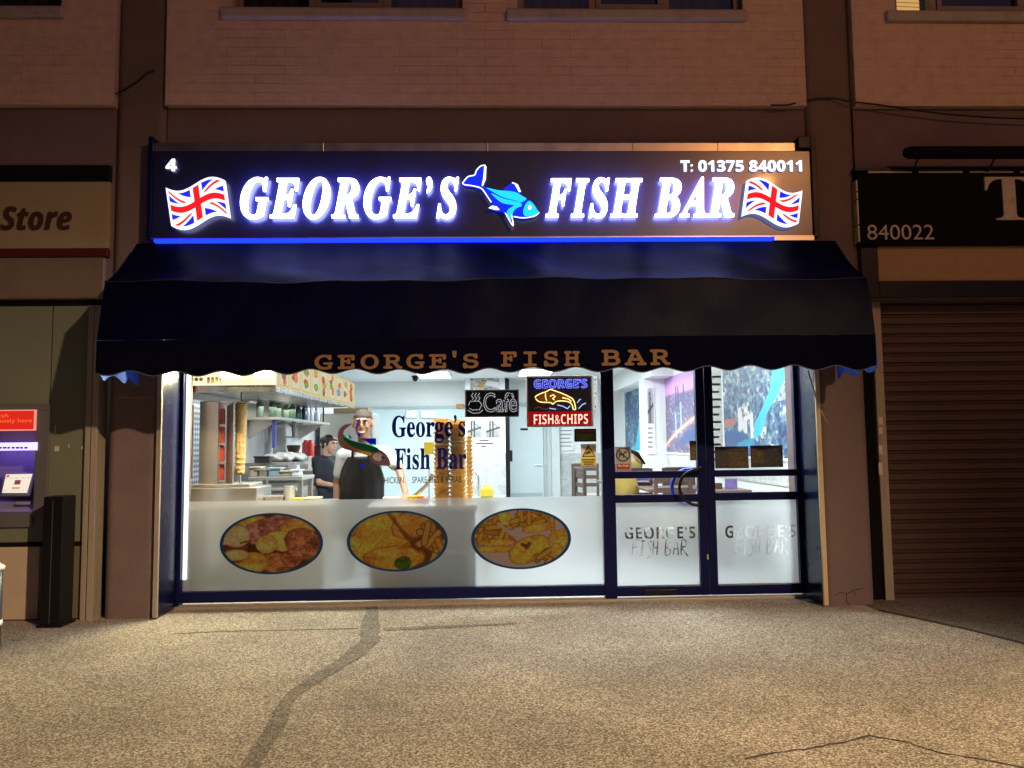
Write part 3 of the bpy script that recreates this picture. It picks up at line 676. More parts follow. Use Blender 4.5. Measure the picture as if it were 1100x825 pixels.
obj('support_frame', m, M['alu'], aw, smooth=True)
lettering('lettering', "GEORGE'S", (338, 377.5, 514, 396.5), YA2 - .012, M['gold'], v, 'mono', .002, offset=.022, space=1.25)
lettering('lettering', 'FISH', (538, 377, 623, 394), YA2 - .012, M['gold'], v, 'mono', .002, offset=.022, space=1.25)
lettering('lettering', 'BAR', (646, 375.5, 720, 392.5), YA2 - .012, M['gold'], v, 'mono', .002, offset=.022, space=1.25)
# ================================================================ SHOPFRONT OF THE FISH BAR
F0 = .09                                                   # inside floor level
sf = thing('fish_bar', 'dark navy framed glass shopfront with double doors under the awning', 'shopfront', (0, 0, G))
wx0, wx1 = -2.5, .935; mx1 = P(661, 560, 0).x; jx = P(866, 560, 0).x
ZH = 2.25                                                  # underside of the head
m = MB()
m.box(-2.60, wx0, -.03, .05, G + .02, ZH); m.box(wx1, mx1, -.03, .05, G + .02, ZH); m.box(jx - .045, jx + .02, -.03, .05, G + .02, ZH)
m.box(-2.60, jx + .02, -.035, .055, ZH, ZH + .12); m.box(wx0, wx1, -.031, .05, G + .045, .205)
obj('frame', m, M['navy'], sf, bevel=.006)
m = MB(); m.box(-2.6, jx + .02, -.03, .25, ZH + .12, 2.93); obj('header_panel', m, M['black'], sf)
m = MB(); m.box(-2.58, jx, -.06, .08, G - .02, G + .02); obj('threshold', m, M['alu'], sf, bevel=.004)
m = MB(); m.box(wx0 + .0, wx1, -.045, -.032, G + .022, G + .034); obj('drip_bar', m, M['alu'], sf)
for s, xa in ((-1, PL[1] + .002), (1, PR[0] - .002)):
    m = MB(); m.box(xa, xa - s * .022, -.36, -.032, G + .01, 2.5); obj('side_panel', m, M['reveal'], sf, bevel=.004)
    m = MB(); m.box(xa - s * .022, xa + s * .014, -.385, -.361, G + .01, 2.5); obj('edge_trim', m, mk('cream_edge_trim', (.52, .40, .24), .6, dirt=.3) if s > 0 else M['alu'], sf, bevel=.003)
m = MB(); m.box(wx0, wx1, -.003, .003, .2, ZH); obj('window_pane', m, M['glass'], sf)
m = MB(); m.box(wx0 + .006, wx0 + .032, .012, .035, .30, ZH - .02); obj('light_strip', m, emit('white_led_strip', (.92, .97, 1), 2.4), sf)
def film(name, X0, X1, Z0, Z1, Y, cut, mat, parent, T=.0024):
    """frosted vinyl with lettering cut out of it; cut = (even-odd outlines, solid strokes)"""
    from mathutils.geometry import delaunay_2d_cdt
    loops = [[(X0, Z0), (X1, Z0), (X1, Z1), (X0, Z1)]] + list(cut[0]) + list(cut[1]); vs = []; ed = []
    for lp in loops:
        n = len(vs); vs += [Vector((p[0], p[1])) for p in lp]; ed += [(n + i, n + (i + 1) % len(lp)) for i in range(len(lp))]
    V, _, Fc, *_r = delaunay_2d_cdt(vs, ed, [], 0, 1e-6)
    m = MB(); keep = []
    for f in Fc:
        c = np.array([[sum(V[i].x for i in f) / len(f)]]), np.array([[sum(V[i].y for i in f) / len(f)]])
        if sum(poly_in(*c, lp)[0, 0] for lp in cut[0]) % 2 or any(poly_in(*c, lp)[0, 0] for lp in cut[1]): continue
        keep.append(tuple(f))
    n = len(V); m.add([(v.x, Y, v.y) for v in V] + [(v.x, Y + T, v.y) for v in V], keep + [tuple(i + n for i in f[::-1]) for f in keep])
    cnt = {}
    for f in keep:
        for i, j in zip(f, f[1:] + f[:1]): cnt[(i, j)] = 1
    m.add([], []); m.f += [[j, i, i + n, j + n] for (i, j) in cnt if (j, i) not in cnt]; m.m = [0] * len(m.f)
    return obj(name, m, mat, parent)
zf = .927
film('frosted_film', wx0 + .004, wx1 - .004, .208, zf, .012, ([], []), M['film'], sf)
m = MB(); m.box(P(171, 448, -.2).x + .0, -2.578, -.26, -.13, P(180, 459, -.2).z, P(180, 440, -.2).z); obj('shutter_switch', m, M['navy'], sf, bevel=.004)
# ---- doors
def capsule_dots(x, z, r): return [(x + r * math.cos(a), z + r * math.sin(a)) for a in np.linspace(0, 2 * math.pi, 14, endpoint=False)]
BRUSH = {'F': ([[(0, 0), (.25, 1), (.95, 1.08)], [(.12, .52), (.7, .62)]], .75), 'I': ([[(0, 0), (.55, -.04)], [(.28, 0), (.5, 1)], [(.2, 1), (.8, 1.02)]], .72),
         'S': ([[(.75, .92), (.5, 1.02), (.3, .82), (.45, .58), (.6, .3), (.35, -.1), (0, -.2)]], .68), 'H': ([[(0, 0), (.2, 1.02)], [(.55, -.02), (.75, 1.05)], [(.1, .5), (.66, .55)]], .86),
         'B': ([[(0, -.05), (.2, 1.05), (.7, .95), (.6, .6), (.2, .5), (.7, .35), (.55, .02), (0, -.05)]], .85), 'A': ([[(0, 0), (.5, 1.05), (.68, -.05)], [(.18, .4), (.72, .42)]], .82),
         'R': ([[(.02, -.05), (.2, 1.02), (.72, .92), (.6, .58), (.18, .48), (.8, -.05), (1.0, -.12)]], .95)}
def brush(word, X0, X1, Z0, Z1, w):
    out = []; cur = 0; tot = sum(BRUSH[c][1] if c != ' ' else .45 for c in word)
    sx = (X1 - X0) / tot; h = Z1 - Z0
    for c in word:
        if c == ' ': cur += .45; continue
        for st in BRUSH[c][0]:
            pts = [(X0 + (cur + p[0] * .8) * sx, Z0 + p[1] * h) for p in smooth_loop(st, 3, False)]
            L_ = []; R_ = []
            for i, p in enumerate(pts):
                a = pts[max(i - 1, 0)]; b = pts[min(i + 1, len(pts) - 1)]; dx, dz = b[0] - a[0], b[1] - a[1]; l = math.hypot(dx, dz) + 1e-9
                k = w * (.75 + .35 * math.sin(i * 1.3)); L_.append((p[0] - dz / l * k, p[1] + dx / l * k)); R_.append((p[0] + dz / l * k, p[1] - dx / l * k))
            out.append(L_ + R_[::-1])
        cur += BRUSH[c][1]
    return out
def door(x0, x1, gx0, gx1, rails, tpx, bpx, name_lab, hand):
    d = obj('door', MB().box(x0, gx0, -.028, .03, G + .035, ZH - .012).box(gx1, x1, -.028, .03, G + .035, ZH - .012), M['navy'], sf, bevel=.005, label=name_lab)
    zs_ = [G + .035, rails[0], rails[1], rails[2], rails[3], rails[4]]
    for za_, zb_ in ((G + .035, rails[0]), (rails[1], rails[2]), (rails[3], rails[4]), (ZH - .09, ZH - .012)): obj('rail', MB().box(gx0, gx1, -.026, .028, za_, zb_), M['navy'], d, bevel=.005)
    for a, b in ((rails[0], rails[1]), (rails[2], rails[3]), (rails[4], ZH - .09)): obj('pane', MB().box(gx0, gx1, -.003, .003, a, b), M['glass'], d)
    holes = (outline_in('GEORGE’S', tpx, .012, 'sans', res=3, space=1.05), brush('FISH BAR', *rect(*bpx, .012), .006))
    film('frosted_film', gx0, gx1, rails[0], rails[1], .012, holes, M['film'], d)
    return d
g0, g1, g2, g3 = [P(q, 585, 0).x for q in (661.5, 751, 769.5, 857.5)]; xm = P(760.5, 585, 0).x
zr = lambda px, ys: [P(px, y, 0).z for y in ys]
dl = door(mx1 + .003, xm - .003, g0, g1, zr(705, (629, 539.5, 531, 513.5, 506)), (671, 566, 747, 579), (679, 581, 741, 596), 'left leaf of the double doors', 1)
dr = door(xm + .003, jx - .047, g2, g3, zr(812, (627, 537, 528.5, 511.5, 504.5)), (779, 564, 855, 577.5), (790, 579, 849, 594), 'right leaf of the double doors', -1)
def arc_handle(px_c, py0, py1, bulge, Y, mat, lab):
    a, b = P(px_c, py0, -.03), P(px_c, py1, -.03); m = MB(); pts = [(a.x, -.03, a.z)]
    for k in range(17):
        t = math.pi * k / 16; zc = (a.z + b.z) / 2; hr = (a.z - b.z) / 2 - .012
        pts.append((a.x - bulge * math.sin(t) ** .8, Y, zc + hr * math.cos(t)))
    pts.append((b.x, -.03, b.z)); m.tube(pts, .0125, 8)
    for q in (a, b): m.lathe(0, 0, [(.024, 0), (.024, .012), (.018, .016)], 14)
    return m
m = arc_handle(752, 502, 544, .19, -.085, None, '')
m.v = m.v[:19 * 8]; m.f = [f for f in m.f if max(f) < 19 * 8]; m.m = m.m[:len(m.f)]
obj('handle', m, M['black'], dl, smooth=True)
m = MB(); a, b = P(744, 504, .05), P(744, 543, .05); m.tube([(a.x, .03, a.z)] + [(a.x - .17 * math.sin(math.pi * k / 12) ** .8, .085, (a.z + b.z) / 2 + (a.z - b.z) / 2 * math.cos(math.pi * k / 12)) for k in range(13)] + [(b.x, .03, b.z)], .016, 8)
obj('handle', m, mk('blue_lit_handle', (.02, .04, .55), .35), dl, smooth=True)  # blue light falling on the inner handle is put into its colour
m = MB(); m.box(*[P(q, 634, 0).x for q in (691, 726)], -.036, -.0285, *zr(705, (638, 632.5))); obj('letter_plate', m, M['black'], dl, bevel=.003)
m = MB(); m.box(P(759, 590, 0).x - .006, P(759, 590, 0).x + .006, -.034, -.0285, .9 - .5, .9 - .46); obj('lock', m, M['steel'], dl)
# ---- things stuck on the glass
def sheet(name, px, Y, mat, parent, t=.0015, label=None):
    X0, X1, Z0, Z1 = rect(*px, Y); return obj(name, MB().box(X0, X1, Y, Y + t, Z0, Z1), mat, parent, label=label)
YD = -.0065
lettering('lettering', 'George’s', (421, 446, 500, 476), YD, M['navyink'], sf, 'b', .001, offset=.012, space=1.02, label='navy vinyl words George’s on the window')
lettering('lettering', 'Fish Bar', (424, 481, 501, 504.5), YD, M['navyink'], sf, 'b', .001, offset=.012, space=1.02, label='navy vinyl words Fish Bar on the window')
lettering('lettering', 'O CHICKEN  ·  SPARE RIBS & KEBAB', (402, 512, 496, 519), YD, M['ink'], sf, '', .001, offset=.006, label='small dark line of vinyl lettering on the window')
# leaping fish window sticker
dz = lambda zx, zy: (335 + zx / 7.175, 430 + zy / 7.175)
def dpts(l, sm=True):
    q = [(p.x, p.z) for p in (P(*dz(*a), YD) for a in l)]; return smooth_loop(q, 4) if sm else q
fd = obj('fish_sticker', MB().prism(dpts([(310, 180), (250, 190), (205, 240), (205, 320), (240, 370), (330, 395), (440, 430), (470, 480), (520, 500), (600, 502), (590, 440), (540, 390), (440, 345), (330, 315), (255, 280), (245, 240), (280, 205)]), YD, YD + .001), vinyl('brown_vinyl', (.24, .14, .15), .8), sf, label='leaping fish sticker in green, gold and brown on the window')
m = MB(); m.prism(dpts([(245, 255), (300, 305), (400, 330), (500, 360), (515, 395), (470, 405), (380, 380), (290, 340), (250, 300)]), YD - .0012, YD - .0002); obj('green_stripe', m, vinyl('green_vinyl', (.08, .62, .40), .8), fd)
m = MB(); m.prism(dpts([(232, 285), (290, 345), (380, 385), (460, 405), (440, 425), (330, 385), (260, 345)]), YD - .0022, YD - .0013); obj('gold_stripe', m, vinyl('gold_vinyl', (.9, .68, .10), .8), fd)
m = MB(); m.prism(dpts([(470, 430), (500, 400), (535, 410), (545, 445), (520, 470), (480, 455)]), YD - .0012, YD - .0002); obj('silver_head', m, vinyl('silver_vinyl', (.6, .6, .66)), fd)
bv = vinyl('blue_vinyl', (.015, .03, .55))
for l in ([(365, 520), (375, 490), (410, 490), (395, 520)], [(280, 255), (300, 280), (310, 300), (290, 290)], [(385, 295), (495, 292), (495, 345), (440, 330)], [(335, 215), (352, 160), (382, 118), (360, 170), (343, 222)], [(345, 250), (380, 262), (365, 285)]):
    obj('blue_splash', MB().prism(dpts(l, False), YD, YD + .001), bv, fd)
m = MB(); cxy = dpts([(548, 440)], False)[0]; m.prism(capsule_dots(*cxy, .014), YD - .0022, YD - .0014); obj('eye', m, M['ink'], fd)
# oval food pictures: backlit prints with a blue rim
BLUE = (.015, .16, .42)
def chips(c, u, v, n, box, seed, col=(.62, .36, .05), L_=(.16, .3), wd=.045):
    r = np.random.RandomState(seed)
    for _ in range(n):
        x, y = r.uniform(box[0], box[2]), r.uniform(box[1], box[3]); a = r.uniform(0, 3.14); l = r.uniform(*L_) / 2
        d = seg_d(u, v, x - l * math.cos(a), y - l * math.sin(a) * 1.7, x + l * math.cos(a), y + l * math.sin(a) * 1.7, .58)
        k = r.uniform(.7, 1.25); c = mixc(c, np.array(col) * .28, 1 - sstep(wd * 1.05, wd * 1.35, d)); c = mixc(c, np.array(col) * k, 1 - sstep(wd * .7, wd, d))
    return c
def blob(c, u, v, x, y, rx, ry, col, seed, rough=.3, ang=0, tex=.5, sc=9):
    du, dv = (u - x), (v - y); ca, sa_ = math.cos(ang), math.sin(ang); a = (du * ca + dv * sa_) / rx; b = (-du * sa_ + dv * ca) / ry
    uu, vv = (u + 1) / 2, (v + 1) / 2
    tex = min(1, tex * 1.35)
    d = np.hypot(a, b) + rough * (fbm(uu, vv, 7, seed) - .47); n = fbm(uu, vv, sc, seed + 5, 5)
    n2 = vnoise(uu, vv, 70, 44, seed + 9); k = (1 - tex) + tex * 2.1 * n; k = k * (.72 + .62 * n2 * (.6 + tex)); k = k + .5 * sstep(.74, .9, vnoise(uu, vv, 54, 34, seed + 21)) * tex - .3 * sstep(.75, .95, vnoise(uu, vv, 40, 26, seed + 23)) * tex; k = k * 1.35 * (1.08 - .35 * np.clip(d, 0, 1) ** 3)
    c = mixc(c, np.array(col) * .6, 1 - sstep(.99, 1.06, d)); return mixc(c, np.array(col)[None, None] * k[..., None], 1 - sstep(.93, 1.0, d))
def rim(c, u, v): c = np.clip(c * np.array([1.75, 1.4, 1.35]), 0, 1); return mixc(c, np.array(BLUE), sstep(.925, .945, np.hypot(u, v)))
def food1(u, v):
    c = np.ones(u.shape + (3,)) * np.array([.10, .045, .02])
    c = blob(c, u, v, -.4, .62, .42, .32, (.55, .3, .05), 3); c = blob(c, u, v, -.12, .4, .5, .36, (.30, .15, .13), 11, .6, .5, 1, 20); c = blob(c, u, v, .18, .66, .42, .3, (.26, .13, .12), 12, .6, .4, 1, 20)
    c = blob(c, u, v, .5, .45, .34, .36, (.52, .30, .07), 21, .4); c = blob(c, u, v, .22, .08, .3, .38, (.62, .40, .10), 31, .3, .7); c = blob(c, u, v, -.1, -.02, .2, .3, (.55, .36, .12), 36)
    c = blob(c, u, v, .66, -.05, .36, .52, (.27, .12, .06), 41, .5, .3, .9, 14); c = blob(c, u, v, .12, -.62, .34, .34, (.35, .15, .06), 51, .4, 0, .8, 12); c = blob(c, u, v, -.38, -.6, .32, .36, (.6, .36, .07), 61, .4, .3); c = blob(c, u, v, .4, -.5, .2, .3, (.3, .13, .06), 66, .5, 0, .9)
    # burger
    c = blob(c, u, v, -.68, .02, .27, .62, (.12, .04, .02), 71, .05); c = blob(c, u, v, -.68, .26, .27, .36, (.62, .44, .24), 72, .06, 0, .25); c = blob(c, u, v, -.68, -.36, .25, .18, (.58, .38, .16), 73, .06, 0, .25)
    c = mixc(c, np.array([.62, .6, .5]), poly_in(u, v, [(-.93, -.02), (-.45, .04), (-.43, .1), (-.93, .07)]) * (blocks((u + 1) / 2, (v + 1) / 2, 60, 30, 5) > .3)); c = mixc(c, np.array([.12, .22, .03]), poly_in(u, v, [(-.6, .0), (-.42, .06), (-.42, .12), (-.6, .07)]))
    return rim(c, u, v)
def food2(u, v):
    c = np.ones(u.shape + (3,)) * np.array([.16, .07, .02]); n = fbm((u + 1) / 2, (v + 1) / 2, 5, 9)
    c = blob(c, u, v, -.35, .1, .62, .95, (.56, .32, .05), 3, .25, -.35, .5, 5); c = blob(c, u, v, .32, .55, .38, .52, (.50, .28, .06), 8, .3, -.5, .5, 6); c = blob(c, u, v, -.05, -.55, .6, .4, (.52, .30, .05), 12, .3, .1, .5)
    c = chips(c, u, v, 12, (.5, -.5, .9, .3), 4, (.58, .36, .09), (.25, .4), .06); c = blob(c, u, v, -.85, -.05, .14, .25, (.42, .36, .08), 33, .3)
    c = mixc(c, np.array([.16, .04, .015]), (1 - sstep(.03, .10, seg_d(u, v, -.18, .92, .42, -.35, .6) + .05 * n)) * .85)
    c = blob(c, u, v, .12, -.72, .16, .2, (.04, .10, .015), 44, .7, 0, .9, 24); return rim(c, u, v)
def food3(u, v):
    c = np.ones(u.shape + (3,)) * np.array([.50, .46, .44])
    c = mixc(c, np.array([.40, .26, .20]), poly_in(u, v, [(-1, .5), (-.5, .6), (-.1, .12), (-.2, -.2), (-.2, -.45), (-1, -.4)]) * .8)
    c = blob(c, u, v, -.36, .66, .17, .3, (.55, .32, .05), 3, .2); c = chips(c, u, v, 22, (-.85, -.08, -.2, .5), 5)
    for q in (-.12, -.34): c = blob(c, u, v, -.5, q, .4, .11, (.55, .32, .05), 7 + int(q * 100) % 9, .15)
    c = mixc(c, np.array([.5, .44, .42]), poly_in(u, v, [(-.1, .85), (-.05, .2), (.6, .32), (1, .6), (1, .45), (.5, .2), (-.02, .08), (-.2, .1), (-.5, .5), (-.45, .55), (-.15, .2)]))
    c = chips(c, u, v, 24, (-.08, .38, .7, .85), 9); c = blob(c, u, v, .34, .35, .34, .14, (.58, .26, .05), 16, .3, .25)
    c = blob(c, u, v, .17, -.35, .52, .34, (.58, .34, .045), 21, .15, .95, .45, 14); c = mixc(c, np.array([.14, .08, .02]), 1 - sstep(.02, .05, np.minimum(seg_d(u, v, .12, -.25, .02, -.2, .6), seg_d(u, v, .1, -.3, .16, -.16, .6))))
    c = chips(c, u, v, 9, (.35, -.8, .65, -.5), 12, (.58, .38, .07))
    for x, y in ((.68, .05), (.82, .12), (.74, -.2), (.86, -.1), (.7, -.38)): c = blob(c, u, v, x, y, .13, .2, (.55, .28, .04), int(x * 100), .3)
    return rim(c, u, v)
for q, fn, lb in (((236, 551, 347, 617), food1, 'oval picture of grilled meats, chicken and a burger'), ((372.5, 548.5, 481, 614), food2, 'oval picture of battered fish and chips with parsley'), ((506, 546, 613.5, 611.5), food3, 'oval picture of boxes of chips, nuggets and battered fish')):
    X0, X1, Z0, Z1 = rect(*q, YD); disc_print('food_picture', (X0 + X1) / 2, (Z0 + Z1) / 2, (X1 - X0) / 2, (Z1 - Z0) / 2, YD, fn, M['print_lit'], sf, label=lb)

# ---- signs hanging on the inside of the glass, each a thing
YI = .05
def frame_sign(name, px, lab, cat, mats, depth=.03, b=.012):
    X0, X1, Z0, Z1 = rect(*px, YI); t = thing(name, lab, cat, ((X0 + X1) / 2, YI, Z0))
    m = MB(); m.box(X0 + b, X1 - b, YI + .004, YI + depth, Z0 + b, Z1 - b); obj('backboard', m, mats[0], t)
    m = MB()
    for q in ((X0, X1, Z0, Z0 + b), (X0, X1, Z1 - b, Z1), (X0, X0 + b, Z0 + b, Z1 - b), (X1 - b, X1, Z0 + b, Z1 - b)): m.box(q[0], q[1], YI - .004, YI + depth + .002, q[2], q[3])
    obj('frame', m, mats[1], t, bevel=.003); return t
cf = frame_sign('cafe_sign', (499.5, 418.5, 557.5, 448), 'unlit black dotted Cafè sign with steaming cup hanging in the window', 'sign', (M['black'], mk('grey_sign_frame', (.25, .25, .27), .4)), .03, .011)
m = MB(); dm = emit('glow_on_unlit_dots', (.9, .92, 1), .75)  # faint glow put into the unlit dots, in place of ambient light
lines = outline_in('Cafè', (519.5, 422, 555, 442.5), YI + .003, '', res=3)
cup = [[(503.5, 435), (505, 431), (515, 431), (517.5, 435), (515, 440), (507, 440.5), (504, 438)], [(503, 441), (508, 444), (515, 443.5), (519, 440)]] + [[(x, 430), (x + 1.6, 427.5), (x - .6, 425.5), (x + 1, 422.5)] for x in (507, 510.5, 514)]
dotted(m, lines, .012, .0040, YI + .003); dotted(m, [[(p.x, p.z) for p in (P(*q, YI) for q in l)] for l in cup], .012, .0040, YI + .003, closed=False)
obj('led_lettering', m, dm, cf)
fc = frame_sign('neon_fish_sign', (565.5, 403.5, 637, 458.5), 'lit GEORGE’S FISH & CHIPS LED sign with yellow fish and red lettering', 'sign', (mk('led_board', (.07, .05, .07), .3), mk('pink_white_frame', (.8, .72, .7), .4)), .035, .014)
yl = YI + .003
def dots_obj(name, lines, step, r, mat, closed=True):
    m = MB(); dotted(m, lines, step, r, yl, closed=closed); obj(name, m, mat, fc)
ez = lambda zx, zy: (560 + zx / 11, 395 + zy / 11)
def epts(l): return [(p.x, p.z) for p in (P(*ez(*q), yl) for q in l)]
eb = emit('blue_led', (.16, .2, 1), 3.2); ey = emit('yellow_led', (1, .62, .2), 3.6); er = emit('red_led', (1, .34, .26), 3.2); ew = emit('pale_blue_led', (.35, .5, 1), 2)
dots_obj('blue_lettering', outline_in("GEORGE'S", (573.8, 407.5, 630.5, 417), yl, 'sans', res=3), .0095, .0032, eb)
dots_obj('yellow_fish', [smooth_loop(epts([(165, 348), (220, 310), (300, 280), (340, 258), (385, 270), (470, 300), (560, 340), (610, 375), (632, 430), (640, 490), (612, 488), (600, 440), (560, 405), (480, 392), (410, 400), (370, 430), (345, 412), (250, 408), (200, 395)]), 4)], .011, .0046, ey)
m = MB(); m.prism(epts([(185, 350), (300, 290), (400, 290), (560, 350), (620, 460), (560, 395), (400, 395), (240, 400)]), yl, yl + .001); obj('amber_body', m, emit('amber_glow', (.16, .05, .005), 1), fc)
for l in ([(285, 310), (285, 350), (300, 390)], [(345, 335), (375, 320), (400, 340), (370, 365), (395, 385)], [(490, 355), (560, 370), (590, 400)]): obj('amber_scale', dotted(MB(), [epts(l)], .011, .0046, yl - .001, closed=False), ey, fc)
for l in ([(430, 440), (490, 455), (545, 485), (575, 450)], [(665, 410), (690, 375), (705, 372)], [(680, 480), (720, 435), (765, 418)], [(340, 480), (410, 492)]): dots_obj('blue_wave', [epts(l)], .009, .0042, ew, False)
dp_ = emit('dim_pink_led', (.5, .2, .3), 1)
for l in ([(160, 480), (210, 462), (260, 490), (300, 490), (330, 470)], [(410, 485), (470, 492)]): dots_obj('faint_wave', [epts(l)], .012, .0022, dp_, False)
m = MB(); a = epts([(78, 520), (850, 690)]); m.box(a[0][0] + .004, a[1][0] - .004, yl + .0006, yl + .002, a[1][1] + .006, a[0][1]); obj('red_backing', m, emit('red_led_glow', (.33, .004, .008), 1), fc)
lettering('red_lettering', 'FISH&CHIPS', (573.5, 445, 631.5, 455.5), yl - .001, er, fc, 'sans', .003, offset=-.012, space=1.03)
# yellow caution notice, small open notice, no dogs notice, menus, brown label
def notice(name, px, lab, cat, mat, Y=-.0065, group=None):
    X0, X1, Z0, Z1 = rect(*px, Y); t = thing(name, lab, cat, ((X0 + X1) / 2, Y, Z0), group); obj('card', MB().box(X0, X1, Y, Y + .0015, Z0, Z1), mat, t); return t
ZN = lambda px, py, Y=-.008: (lambda p: (p.x, p.z))(P(px, py, Y))
wc = notice('warning_notice', (624, 477, 640.5, 500), 'yellow and white triangular warning notice low on the window by the door', 'notice', M['paper'])
m = MB(); m.prism([ZN(625, 491), ZN(640, 491), ZN(632.3, 477.8)], -.0082, -.007); obj('black_triangle', m, M['ink'], wc)
yv = mk('yellow_vinyl', (.62, .52, .02), .5)
m = MB(); m.prism([ZN(626.8, 490), ZN(638.4, 490), ZN(632.4, 479.8)], -.0092, -.0083); X0, X1, Z0, Z1 = rect(624.3, 492, 640.2, 499.7, -.008); m.box(X0, X1, -.0082, -.007, Z0, Z1); obj('yellow_field', m, yv, wc)
m = MB(); m.prism([ZN(628.6, 487.3), ZN(632, 484.3), ZN(635.6, 485.8), ZN(633, 487.2), ZN(630, 488.3)], -.0102, -.0093)
for k, y in enumerate((493.4, 495.8, 498)): X0, X1, Z0, Z1 = rect(625.5 + k, y, 639 - k, y + 1.1, -.009); m.box(X0, X1, -.0092, -.0083, Z0, Z1)
obj('black_symbol', m, M['ink'], wc)
on = notice('opening_notice', (617, 460.5, 640.5, 474.5), 'small dark red and green notice above the yellow warning', 'notice', M['black'])
m = MB(); m.box(*(lambda r: (r[0], r[1], -.0082, -.007, r[2], r[3]))(rect(618.5, 461.8, 639, 464.8, -.008))); obj('red_band', m, mk('dark_red', (.14, .01, .01), .5), on)
m = MB(); m.box(*(lambda r: (r[0], r[1], -.0082, -.007, r[2], r[3]))(rect(618.5, 465.3, 639, 473.4, -.008))); obj('green_band', m, mk('dark_olive', (.05, .06, .01), .5), on)
m = MB()
for k in range(4): r = rect(620 + k % 2, 466.4 + k * 1.8, 637 - 2 * k, 467.2 + k * 1.8, -.009); m.box(r[0], r[1], -.0092, -.0083, r[2], r[3])
obj('faint_lines', m, mk('olive_lines', (.12, .14, .02), .5), on)
nd = notice('no_dogs_notice', (661, 480, 678, 505.5), 'grey no dogs notice with barred dog and red strip on the left door', 'notice', mk('grey_card', (.36, .34, .34), .5))
c0 = P(669.3, 488.2, -.008); m = MB(); rr = .054
m.tube([(c0.x + rr * math.cos(a), -.0085, c0.z + rr * math.sin(a)) for a in np.linspace(0, 2 * math.pi, 28, endpoint=False)], .0055, 6, closed=True)
m.tube([(c0.x - .037, -.0085, c0.z + .037), (c0.x + .037, -.0085, c0.z - .037)], .0045, 6); obj('barred_circle', m, M['ink'], nd)
m = MB(); m.prism([(c0.x + a * .011, c0.z + b * .011) for a, b in ((-3, -2.6), (-2.3, -2.6), (-2.2, -.8), (-.2, -.8), (0, -2.6), (.8, -2.6), (.9, .2), (1.8, 1.2), (3, 1), (2.9, 1.8), (2, 2.6), (1.2, 2.4), (.2, .8), (-2, .8), (-3, 1.8), (-3.2, 1.4))], -.0095, -.007); obj('dog_symbol', m, M['ink'], nd)
r = rect(662.6, 498.2, 676.6, 504.3, -.008); m = MB(); m.box(r[0], r[1], -.0082, -.007, r[2], r[3]); obj('red_strip', m, mk('notice_red', (.28, .03, .03), .5), nd)
lettering('lettering', 'No dogs', (664, 499, 675.5, 501.6), -.0088, M['paper'], nd, 'sans', .0006)
bl = notice('door_label', (741, 473.5, 748.2, 494.5), 'small brown upright label on the left door stile', 'label', mk('brown_label', (.06, .04, .015), .5), -.03)
m = MB()
for k in range(4): r = rect(743, 476 + k * 4.6, 746.5, 478.5 + k * 4.6, -.031); m.box(r[0], r[1], -.0312, -.0301, r[2], r[3])
obj('faded_mark', m, mk('label_mark', (.10, .075, .02), .6), bl)
def menu(u, v, seed):
    c = np.ones(u.shape + (3,)) * np.array([.012, .012, .03]); b = blocks(u, v, 6, 4, seed); n = fbm(u, v, 22, seed)
    food = poly_in(u, v, [(.42, .1), (.98, .1), (.98, .75), (.42, .75)] if seed < 5 else [(.03, .2), (.42, .2), (.42, .85), (.03, .85)])
    col = np.stack([.13 * n, .09 * n * (.5 + b), .035 * n], -1); c = mixc(c, col, food)
    tx = (blocks(u, v, 60, 26, seed + 3) > .55) * (np.abs(((v * 9) % 1) - .5) < .25) * (1 - food) * (np.abs(u - .5) < .46); return mixc(c, np.array([.05, .05, .06]), tx.astype(float))
for q, sd, lb in (((768, 479.5, 804, 503), 3, 'dark printed menu on the right door, the one nearer the door handle'), ((806.3, 478.5, 841, 502), 8, 'dark printed menu on the right door, the one farther from the handle')):
    r = rect(*q, -.007); tag(print_mesh('menu_card', flat(*r, -.007), lambda u, v, sd=sd: menu(u, v, sd), 70, 48, M['print']), lb, 'menu')
# ================================================================ INSIDE THE SHOP
XL, XR, YBk, ZC = -2.82, 2.82, 9.6, 2.66
m = MB(); m.box(XL - .1, XR + .1, .06, YBk + .1, F0 - .12, F0); struct(obj('floor', m, M['floor_tile']))
m = MB(); m.box(XL - .1, XR + .1, .26, YBk + .1, ZC, ZC + .1); struct(obj('ceiling', m, M['ceiling']))
m = MB(); m.box(XL - .1, XL, .26, YBk + .1, F0, ZC); struct(obj('wall_kitchen', m, M['white_wall']))
m = MB(); m.box(XR, XR + .1, .26, YBk + .1, F0, ZC); struct(obj('wall_seating', m, M['white_wall']))
m = MB(); m.box(XL, XR, YBk, YBk + .1, F0, ZC); struct(obj('wall_back', m, M['white_wall']))
m = MB(); m.box(XL, P(501, 500, YBk - .02).x, YBk - .03, YBk - .001, F0, P(450, 438, YBk).z); struct(obj('wall_panelling', m, M['blue_wall']))
m = MB(); m.box(XL, P(501, 500, YBk - .02).x, YBk - .06, YBk - .031, P(450, 438, YBk).z - .02, P(450, 438, YBk).z + .03); struct(obj('wall_rail', m, M['grey_frame']))
